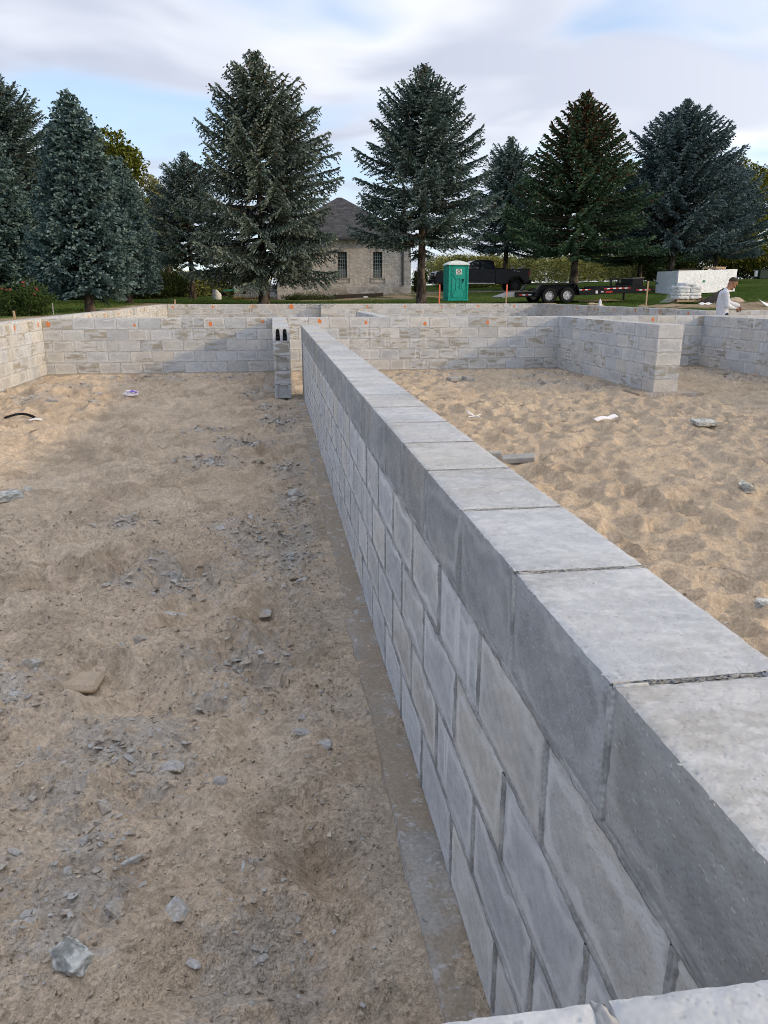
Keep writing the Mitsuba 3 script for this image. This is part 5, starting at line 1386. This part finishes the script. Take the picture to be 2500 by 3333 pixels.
fen = Polygon([(2.10, .40), (2.18, .72), (2.36, .93), (2.55, .98), (4.18, .98), (4.32, .90), (4.52, .40), (4.46, .40), (4.27, .86), (4.14, .935), (2.58, .935), (2.41, .89), (2.24, .70), (2.16, .40)])
for y0, y1 in ((-.30, -.002), (WB + .002, WB + .30)): part(TL, 'fender', MB().prism(fen, y0, y1, tmap), 'm_trailer', smooth=25)
part(TL, 'fender_back', MB().prism([(2.2, .60), (2.38, .92), (4.2, .92), (4.4, .60)], -.012, -.003, tmap), 'm_trailer')
for y, o_ in ((-.16, -1), (WB + .16, 1)):
    for u in (2.86, 3.80):
        c = tmap(np.array([[u, y, .39]]))[0]; wheel(TL, 'wheel', (c[0], c[1], float(uz) + .385 + (u - 3.35) * .03), .385, .24, 'm_rim', .56, 8, o_)
mat('m_redtape', (.50, .03, .02), .4); mat('m_whitetape', (.80, .80, .80), .4)
for u0, n, y0, z0 in ((1.36, 4, -.003, .44), (4.52, 4, -.003, .60), (5.86, 9, -.003, .615), (7.62, 5, -.003, .50)):
    for k in range(n):
        m = MB(); tb(m, u0 + k * .16, u0 + k * .16 + .155, y0 - .003, y0, z0, z0 + .055); part(TL, 'tape_strip', m, 'm_redtape' if k % 2 == (0 if u0 != 4.52 else 1) else 'm_whitetape', label='red strip of tape' if (k % 2 == (0 if u0 != 4.52 else 1)) else 'white strip of tape')
tpart('side_label', [(5.95, 6.32, -.004, -.001, .44, .52)], 'm_redtape', 0); tpart('small_placard', [(5.42, 5.54, -.004, -.001, .42, .56)], 'm_sign', 0); tpart('small_placard', [(5.70, 5.85, -.004, -.001, .47, .52)], 'm_sign', 0)
tpart('toolbox', [(7.55, 8.15, .35, 1.70, .72, 1.10)], 'm_trailer', .015); tpart('toolbox_lid', [(7.53, 8.17, .33, 1.72, 1.102, 1.13)], 'm_ramp', .008)
part(TL, 'tongue', MB().add(tmap(np.array([[7.9, .15, .42], [7.9, .27, .42], [8.9, WB / 2 - .06, .42], [8.9, WB / 2 + .06, .42], [7.9, WB - .27, .42], [7.9, WB - .15, .42]] + [[7.9, .15, .57], [7.9, .27, .57], [8.9, WB / 2 - .06, .57], [8.9, WB / 2 + .06, .57], [7.9, WB - .27, .57], [7.9, WB - .15, .57]])),
     [[0, 2, 8, 6], [1, 7, 9, 3], [2, 3, 9, 8], [3, 2, 8, 9], [6, 8, 9, 7], [0, 1, 3, 2], [4, 10, 8, 2], [5, 3, 9, 11], [10, 11, 9, 8], [4, 2, 3, 5]]), 'm_trailer')
tpart('coupler', [(8.82, 9.12, WB / 2 - .07, WB / 2 + .07, .46, .60)], 'm_plasticblack', .02)
m = MB().tube(tmap(np.array([[8.62, .85, .25]]))[0], tmap(np.array([[8.62, .85, 1.02]]))[0], .045, n=10); m.tube(tmap(np.array([[8.62, .85, 1.0]]))[0], tmap(np.array([[8.62, .62, 1.03]]))[0], .02, n=6); part(TL, 'jack', m, 'm_plasticblack')
m = MB().tube(tmap(np.array([[7.0, .1, .05]]))[0], tmap(np.array([[7.0, .1, .42]]))[0], .06, n=6); part(TL, 'drop_leg', m, 'm_plasticblack')
part(TL, 'chain', MB().tube(tmap(np.array([[8.75, .9, .45]]))[0], tmap(np.array([[8.66, .85, .02]]))[0], .022, n=5), 'm_plasticblack')
G_ = thing('scrap_lumber', 'pale scrap lumber lying on the grass under the front of the trailer', 'scrap lumber')
for k in range(7):
    x = 16.0 + .25 * k; z = float(lawn_z(x, 39.4)); part(G_, 'board', MB().box(-.5, .5, -.05, .05, 0, .04, R=rotz(.1 * k - .3), o=(x, 39.3 + .05 * k, z + .03 + .02 * (k % 3))), 'm_yellow_wood')

# ---------------------------------------------------------------- wrapped stack, bags, pallets
mat('m_wrap', lambda p, n, uv: mix((.66, .70, .77), (.80, .84, .90), fbm(p.x * 1.6, p.y * 1.6, p.z * 9, 3)) * (.94 + .06 * smoothstep(.4, .6, noise(p.x * 14, p.y * 14, p.z * .8))), .32, bump=lambda p, n, uv: fbm(p.x * 8, p.y * 8, p.z * 2.2, 3), scale=.004, eps=2e-2)
WS = thing('wrapped_stack', 'long tall stack of goods in white stretch wrap on the lawn behind the man', 'wrapped stack')
a = np.array([22.75, 45.2, 0]); b = np.array([22.95, 43.0, 0]); c = np.array([28.1, 45.4, 0])
ex, ey = unit(c - b), unit(a - b)
gz0 = 1.37
def wmap(w): return b + w[:, :1] * ex + w[:, 1:2] * ey + np.array([0, 0, 1.0]) * (w[:, 2:3] + gz0 + .030 * w[:, :1])
LX_, LY_ = float(np.linalg.norm(c - b)), float(np.linalg.norm(a - b))
n1, n2 = 46, 12
tt = np.concatenate([np.stack([np.linspace(0, LX_, n1), 0 * np.arange(n1)], 1), np.stack([np.full(n2, LX_), np.linspace(0, LY_, n2)], 1)[1:], np.stack([np.linspace(LX_, 0, n1), np.full(n1, LY_)], 1)[1:], np.stack([0 * np.arange(n2), np.linspace(LY_, 0, n2)], 1)[1:-1]])
hz = np.linspace(.02, 1.33, 12)
A = np.repeat(tt[None], len(hz), 0); Zz = np.repeat(hz[:, None], len(tt), 1)
nzz = (meshkit.fbm(np.stack([A[..., 0] * 2, A[..., 1] * 2 + 9, Zz * 2], -1), 3, 5) - .5)
cen = np.array([LX_ / 2, LY_ / 2]); A = A + (A - cen) / np.array([LX_, LY_]) * (nzz * .05)[..., None]
Zz[-1] += nzz[-1] * .07
V = np.concatenate([A, Zz[..., None]], -1).reshape(-1, 3); n_ = len(tt)
ii, jj = np.meshgrid(np.arange(len(hz) - 1), np.arange(n_), indexing='ij')
Qd = np.stack([ii * n_ + jj, ii * n_ + (jj + 1) % n_, (ii + 1) * n_ + (jj + 1) % n_, (ii + 1) * n_ + jj], -1).reshape(-1, 4)
topc = len(V); V = np.vstack([V, [[LX_ / 2, LY_ / 2, 1.30]]]); Tt = np.stack([(len(hz) - 1) * n_ + np.arange(n_), (len(hz) - 1) * n_ + (np.arange(n_) + 1) % n_, np.full(n_, topc)], 1)
part(WS, 'wrap', MB().add(wmap(V), Qd).add(wmap(V), Tt), 'm_wrap', smooth=35)
mat('m_greenlabel', (.02, .22, .12), .5)
for x0, x1, y0, y1, z0 in ((2.35, 2.56, -.045, -.03, .63), ): part(WS, 'label', MB().add(wmap(bevel_box(x0, x1, y0, y1, z0, z0 + .13, 0)[0]), bevel_box(0, 1, 0, 1, 0, 1, 0)[1]), 'm_greenlabel')
part(WS, 'label', MB().add(wmap(bevel_box(-.05, -.036, 1.95, 2.2, .62, .72, 0)[0]), bevel_box(0, 1, 0, 1, 0, 1, 0)[1]), 'm_greenlabel')
part(WS, 'dark_sheet', MB().add(wmap(bevel_box(.25, 1.9, .3, 1.9, 1.39, 1.43, 0)[0]), bevel_box(0, 1, 0, 1, 0, 1, 0)[1]), 'm_darkwood')
part(WS, 'side_board', MB().add(wmap(bevel_box(LX_ + .05, LX_ + .10, .1, 1.6, 0, 1.38, 0)[0]), bevel_box(0, 1, 0, 1, 0, 1, 0)[1]), 'm_darkwood')


def pallet(label, x, y, z, rot, L=1.1, Wd=.95, h=.12, group=None, tilt=0.0):
    key = thing('wooden_pallet', label, 'pallet', group)
    R = rotz(rot) @ roty(tilt); o = (x, y, z)
    for k in range(6): part(key, 'deck_board', MB().box(-L / 2 + k * (L - .1) / 5, -L / 2 + k * (L - .1) / 5 + .1, -Wd / 2, Wd / 2, h - .02, h, R=R, o=o), 'm_wood')
    for k in range(3): part(key, 'stringer', MB().box(-L / 2, L / 2, -Wd / 2 + k * (Wd - .05) / 2, -Wd / 2 + k * (Wd - .05) / 2 + .05, .022, h - .022, R=R, o=o), 'm_wood')
    for s in (-L / 2, L / 2 - .1): part(key, 'bottom_board', MB().box(s, s + .1, -Wd / 2, Wd / 2, 0, .02, R=R, o=o), 'm_wood')
    return key


wt = wmap(np.array([[4.3, .9, 1.38]]))[0]
pallet('open wooden pallet lying on top of the white wrapped stack', wt[0], wt[1], wt[2] + .01, .43, .95, .9, .12)
bx, by = 20.0, 36.6
bz = float(lawn_z(bx, by)) + .05
pallet('grey pallet under the wrapped cement bags', bx, by, bz, .05, 1.6, 1.1, .13)
pallet('lower empty pallet right of the cement bags', bx + 1.05, by - .9, bz - .05, -.1, .95, .9, .12)
pallet('upper empty pallet right of the cement bags', bx + .92, by - .75, bz + .085, .05, .85, .9, .12)
mat('m_bag', lambda p, n, uv: mix((.55, .57, .58), (.80, .81, .82), fbm(p.x * 3, p.y * 3, p.z * 6, 3)), .35)
sph = trimesh.creation.icosphere(4)
for i in range(5):
    for j in range(2 if i < 4 else 1):
        key = thing('cement_bag', f'white cement bag in the wrapped pile, {["bottom", "second", "third", "fourth", "top"][i]} layer' + ('' if i == 4 else [', left half', ', right half'][j]), 'cement bag')
        v = sph.vertices; p_ = np.sign(v) * np.abs(v) ** .45
        p_ = p_ / np.maximum(np.abs(p_).max(1, keepdims=True) ** .4, .4)
        p_ = np.clip(p_, -1, 1) * [.33 if i < 4 else .36, .42, .085]
        p_ = p_ + (meshkit.fbm(p_ * 7 + i * 3.1 + j, 3, 3)[:, None] - .5) * .05
        part_o = [bx - .33 + .62 * j if i < 4 else bx - .02, by, bz + .22 + .155 * i]
        put(key, trimesh.Trimesh(p_ @ rotz(.05 * math.sin(i * 3 + j)).T + part_o, sph.faces, process=False), 'm_bag', smooth=True)
# loose film hanging down the left of the pile
key = thing('plastic_film', 'loose clear plastic film hanging down the left side of the cement bags', 'plastic film')
uu, vv = np.meshgrid(np.linspace(0, 1, 14), np.linspace(0, 1, 12), indexing='ij')
q = np.stack([bx - .70 - .10 * (1 - uu) ** 2 - .35 * (1 - uu) ** 6 + .04 * np.sin(vv * 17 + uu * 5), by - .5 + vv * .95, bz - .02 + uu * .85], -1)
q[..., 0] += (meshkit.fbm(q * 6, 3, 2) - .5) * .06
ii, jj = np.meshgrid(np.arange(13), np.arange(11), indexing='ij')
scene['m_film'] = {'type': 'blendbsdf', 'weight': .80, 'a': {'type': 'twosided', 'nested': {'type': 'principled', 'base_color': {'type': 'rgb', 'value': [.75, .77, .78]}, 'roughness': .25}}, 'b': {'type': 'null'}}
put(key, (q.reshape(-1, 3), np.stack([ii * 12 + jj, (ii + 1) * 12 + jj, (ii + 1) * 12 + jj + 1, ii * 12 + jj + 1], -1).reshape(-1, 4)), 'm_film', smooth=True)
key = thing('plywood_sheet', 'dark plywood sheet leaning behind the man', 'plywood sheet')
pz = float(lawn_z(19.6, 34))
put(key, MB().box(-.66, .66, -.02, .02, 0, .40, R=rotz(.15) @ roty(-.48) @ rotx(-.3), o=(19.85, 33.6, pz + .10)), mat('m_greyply', lambda p, n, uv: mix((.026, .025, .025), (.075, .072, .07), fbm(p.x * 6, p.y * 6, p.z * 20, 3))))
chunk('low tan spoil heap under the dark plywood sheet', 20.2, 33.2, .9, .7, .38, 61, 'm_sand', 'soil_heap', 'soil heap', 0, .3); scene['soil_heap']['to_world'] = T().translate([0, 0, float(pz) - .02])
chunk('dry grassy clod on the lawn edge behind the right block wall', 13.2, 31.6, .45, .3, .22, 62, 'm_sand', 'soil_heap', 'soil heap', 0, .4); scene['soil_heap_001']['to_world'] = T().translate([0, 0, float(lawn_z(13.2, 31.6)) - .02])
for k, (x, y) in enumerate(((16.4, 29.0), (22.3, 28.5), (24.6, 30.5))):
    zz = float(lawn_z(x, y)) + .11
    ribbon(['white paper scrap on the dirt in front of the cement bags', 'pale scrap on the dirt mound right of the man, nearer one', 'pale scrap on the dirt mound right of the man, farther one'][k], np.stack([x + .5 * q_ for q_ in [np.linspace(0, 1, 8)]][0:1] + [y + .1 * np.linspace(0, 1, 8), zz + .05 * np.abs(np.sin(np.linspace(0, 5, 8)))], 1), .18, 'm_white', 'paper_scrap', 'scrap of paper', .03)
key = thing('plastic_sheet', 'white curled plastic tray edge at the right edge of the photo', 'plastic sheet')
t_ = np.linspace(0, 1, 12)
uu, vv = np.meshgrid(t_, np.linspace(0, 1, 5), indexing='ij')
q = np.stack([17.75 + 1.25 * uu, 27.0 + .3 * vv, 1.12 - .40 * (uu ** .7) + .5 * np.clip(uu - .55, 0, 1) ** 2 + .16 * vv], -1)
ii, jj = np.meshgrid(np.arange(11), np.arange(4), indexing='ij'); fq = np.stack([ii * 5 + jj, (ii + 1) * 5 + jj, (ii + 1) * 5 + jj + 1, ii * 5 + jj + 1], -1).reshape(-1, 4)
mm = MB().add(q.reshape(-1, 3), fq).add((q - [0, 0, .03]).reshape(-1, 3), fq[:, ::-1]); put(key, mm, 'm_white', smooth=30)
key = thing('utility_box', 'dark green utility box at the right edge before the trees', 'utility box')
mat('m_utility', (.016, .035, .026), .5)
z_ = float(lawn_z(46.3, 70)); part(key, 'cabinet', MB().box(45.7, 47.3, 69.6, 70.6, z_, z_ + .82, ch=.02), 'm_utility'); part(key, 'lid', MB().box(45.62, 47.38, 69.52, 70.68, z_ + .825, z_ + .88, ch=.01), 'm_utility'); part(key, 'meter', MB().box(45.35, 45.6, 69.8, 70.0, z_ + .2, z_ + .75, ch=.01), 'm_sign')

# ---------------------------------------------------------------- the man
MF = manifold3d.Manifold


def limb(chains, length=.02, it=8):
    """hulls of spheres along chains [(x, y, z, r), ...] joined to one smooth skin"""
    parts = []
    for ch in chains:
        for a, b in zip(ch[:-1], ch[1:]):
            parts.append(MF.batch_hull([MF.sphere(a[3], 20).translate(a[:3]), MF.sphere(b[3], 20).translate(b[:3])]))
    m = MF.batch_boolean(parts, manifold3d.OpType.Add).refine_to_length(length).to_mesh()
    t = trimesh.Trimesh(m.vert_properties[:, :3], m.tri_verts, process=True)
    trimesh.smoothing.filter_taubin(t, iterations=it)
    return t


mat('m_skin', lambda p, n, uv: mi.Color3f(.30, .155, .095) * (.9 + .2 * fbm(p.x * 40, p.y * 40, p.z * 40, 2)), .55); mat('m_hair', (.045, .036, .030)); mat('m_shirt', lambda p, n, uv: mi.Color3f(.60, .63, .68) * (.93 + .14 * fbm(p.x * 9, p.y * 9, p.z * 9, 3)))
mat('m_jeans', (.035, .045, .070)); mat('m_boot', (.10, .065, .035)); mat('m_eye', (.02, .015, .012), .2)
MAN = thing('person', 'man in white long-sleeved shirt with cropped hair, bent over the low wall', 'person')
hip, chest, neck = np.array([11.42, 19.27, .98]), np.array([11.42, 19.30, 1.40]), np.array([11.50, 19.31, 1.585])
hd = np.array([11.635, 19.33, 1.735]); HS = 1.2
S = lambda p, r: (float(p[0]), float(p[1]), float(p[2]), r)
sr, sl = np.array([11.34, 19.10, 1.485]), np.array([11.50, 19.52, 1.475])
er, el = np.array([11.40, 19.06, 1.175]), np.array([11.80, 19.62, 1.235])
wr, wl = np.array([11.86, 19.42, 1.100]), np.array([12.14, 19.70, 1.150])
chains = [[S(hip, .115), S((hip + chest) / 2, .105), S(chest, .11)], [S(chest + [0, -.1, .02], .08), S(chest + [0, .12, .02], .08)], [S(chest, .08), S(neck + [-.02, 0, -.03], .058), S(neck + [.055, .005, .06], .054)],
          [S(sr, .055), S(er, .040), S(wr, .028)], [S(sl, .055), S(el, .040), S(wl, .028)]]
for sy in (-1, 1):
    hp = hip + [0, sy * .09, -.02]; kn = np.array([11.50 + .02 * sy, 19.27 + sy * .10, .52]); an = np.array([11.44, 19.27 + sy * .11, .12])
    chains += [[S(hp, .095), S(kn, .062), S(an, .045)], [S(an + [0, 0, -.03], .04), S(an + [.14, 0, -.07], .035)]]
# head: skull, jaw, nose, brow, ears; it looks down at the hands
hx = unit(np.array([.80, .10, -.55])); hz = unit(np.array([.52, 0, .82])); hz = unit(hz - hx * (hx @ hz)); hy = np.cross(hz, hx)
HD = lambda f, s, u: hd + (hx * f + hy * s + hz * u) * HS
chains += [[S(HD(-.025, 0, .045), 0.0979), S(HD(.020, 0, .045), 0.0944)], [S(HD(.03, 0, -.02), 0.0779), S(HD(.055, 0, -.085), 0.0472)], [S(HD(-.01, 0, -.02), 0.0826), S(HD(.02, 0, -.06), 0.0649)], [S(HD(.088, 0, .015), 0.0189), S(HD(.112, 0, -.022), 0.0177)],
           [S(HD(.085, -.035, .035), 0.0201), S(HD(.085, .035, .035), 0.0201)], [S(HD(.055, -.045, -.02), 0.0354), S(HD(.055, .045, -.02), 0.0354)], [S(HD(.088, -.018, -.058), 0.0153), S(HD(.088, .018, -.058), 0.0153)],
           [S(HD(-.005, -.083, .012), 0.0212), S(HD(-.012, -.086, -.018), 0.0153)], [S(HD(-.005, .083, .012), 0.0212), S(HD(-.012, .086, -.018), 0.0153)], [S(neck + [.05, 0, .05], .055), S(HD(-.02, 0, -.03), 0.0767)]]
# hands with curled fingers
def hand(w, to, side):
    to = unit(np.array(to)); sd = unit(np.cross(to, [0, 0, 1.0])) * side; up = np.cross(sd, to) * side
    if up[2] < 0: up = -up
    pc = w + to * .085
    ch = [[S(w, .027), S(w + to * .05, .03), S(pc, .024)], [S(w + to * .05 + sd * .02, .018), S(pc + sd * .03, .014)], [S(w + to * .05 - sd * .02, .018), S(pc - sd * .03, .014)]]
    for k, (o, ln) in enumerate(((-.030, .060), (-.010, .072), (.010, .068), (.030, .054))):
        b = pc + sd * o; m1 = b + to * ln * .50 - up * .012; m2 = m1 + to * ln * .28 - up * .028; m3 = m2 - up * .024 - to * .004
        ch.append([S(b, .0105), S(m1, .0095), S(m2, .0088), S(m3, .008)])
    b = w + to * .035 - sd * .03; m1 = b - sd * .022 + to * .03 - up * .012; m2 = m1 + to * .03 - up * .016 + sd * .006
    ch.append([S(b, .014), S(m1, .011), S(m2, .009)])
    return ch
chains += hand(wr, (.85, .30, -.22), 1) + hand(wl, (.60, .05, -.62), -1)
part(MAN, 'body', limb(chains, .012, 6), 'm_skin', smooth=True)
ch = [[S(hip + [-.005, 0, -.15], .155), S(hip + [-.01, 0, .10], .142), S((hip + chest) / 2 + [-.01, 0, .05], .142), S(chest, .140)], [S(hip + [-.02, -.07, -.15], .13), S(chest + [-.01, -.10, .02], .105)], [S(hip + [0, .07, -.15], .13), S(chest + [.02, .12, .02], .105)], [S(sr, .082), S(sl, .082)], [S(chest, .10), S(neck + [-.03, 0, -.055], .082)],
      [S(sr, .086), S(sr * .5 + er * .5 + [0, 0, -.01], .072), S(er + [-.01, 0, 0], .066), S(er * .45 + wr * .55, .055), S(wr - [.03, .02, 0], .042)], [S(sl, .086), S(sl * .5 + el * .5, .070), S(el, .062), S(el * .4 + wl * .6, .050), S(wl - [.03, .01, -.01], .040)]]
sh = limb(ch, .018, 6)
nz_ = meshkit.fbm(sh.vertices * [9, 9, 5] + 3, 3, 4) - .5; sh.vertices += sh.vertex_normals * (nz_ * .045)[:, None]
part(MAN, 'shirt', sh, 'm_shirt', smooth=True)
for w, d in ((wr, (.85, .75, -.16)), (wl, (.85, .2, -.2))): part(MAN, 'cuff', MB().tube(w - unit(np.array(d)) * .055, w - unit(np.array(d)) * .005, .041, .038, n=14), 'm_shirt', smooth=40)
jb = [[S(hip + [0, 0, .02], .125), S(hip + [0, 0, -.06], .13)]]
for sy in (-1, 1):
    hp = hip + [0, sy * .085, -.04]; kn = np.array([11.50 + .02 * sy, 19.27 + sy * .10, .52]); an = np.array([11.44, 19.27 + sy * .11, .16]); jb.append([S(hp, .112), S(kn, .080), S(an, .070)])
part(MAN, 'trousers', limb(jb, .025, 5), 'm_jeans', smooth=True)
for sy in (-1, 1):
    an = np.array([11.44, 19.27 + sy * .11, .12]); part(MAN, 'boot', limb([[S(an + [0, 0, .05], .056), S(an + [-.01, 0, -.06], .052)], [S(an + [0, 0, -.06], .052), S(an + [.15, 0, -.075], .042)]], .02, 4), 'm_boot', smooth=True)
# cropped hair: a shell over the back and top of the skull
sk = trimesh.creation.icosphere(4); v = sk.vertices
w = np.stack([v[:, 0] * .111 - .002, v[:, 1] * .0875, v[:, 2] * .0905 + .045], 1) * HS
keepv = (v[:, 2] * .9 - v[:, 0] * .62 > .02) & ~((v[:, 0] > .62) & (v[:, 2] < .62)) & (v[:, 2] > -.48)
fm = keepv[sk.faces].all(1)
part(MAN, 'hair', trimesh.Trimesh(hd + w[:, :1] * hx + w[:, 1:2] * hy + w[:, 2:3] * hz, sk.faces[fm], process=False), mat('m_hair2', lambda p, n, uv: mix((.035, .028, .022), (.10, .085, .072), noise(p.x * 300, p.y * 300, p.z * 300)), two=True), smooth=True)
part(MAN, 'moustache', limb([[S(HD(.100, -.028, -.046), .008), S(HD(.108, 0, -.041), .010), S(HD(.100, .028, -.046), .008)]], .006, 2), 'm_hair', smooth=True)
part(MAN, 'chin_stubble', limb([[S(HD(.078, -.02, -.098), .022), S(HD(.078, .02, -.098), .022)]], .008, 2), 'm_hair', smooth=True)
for s in (-1, 1): part(MAN, 'eye', trimesh.Trimesh(trimesh.creation.icosphere(2).vertices * .0105 + HD(.090, s * .033, .014), trimesh.creation.icosphere(2).faces, process=False), 'm_eye', smooth=True)
m = MB().add(*footing(10.9, 12.4, 18.95, 19.68, z=.012, step=.1)); scene['footing_slab_001'] = mikit.ply(m.mesh(), 'm_footing'); labels['footing_slab_001'] = {'label': 'concrete footing the man stands on', 'category': 'footing', 'kind': 'structure'}
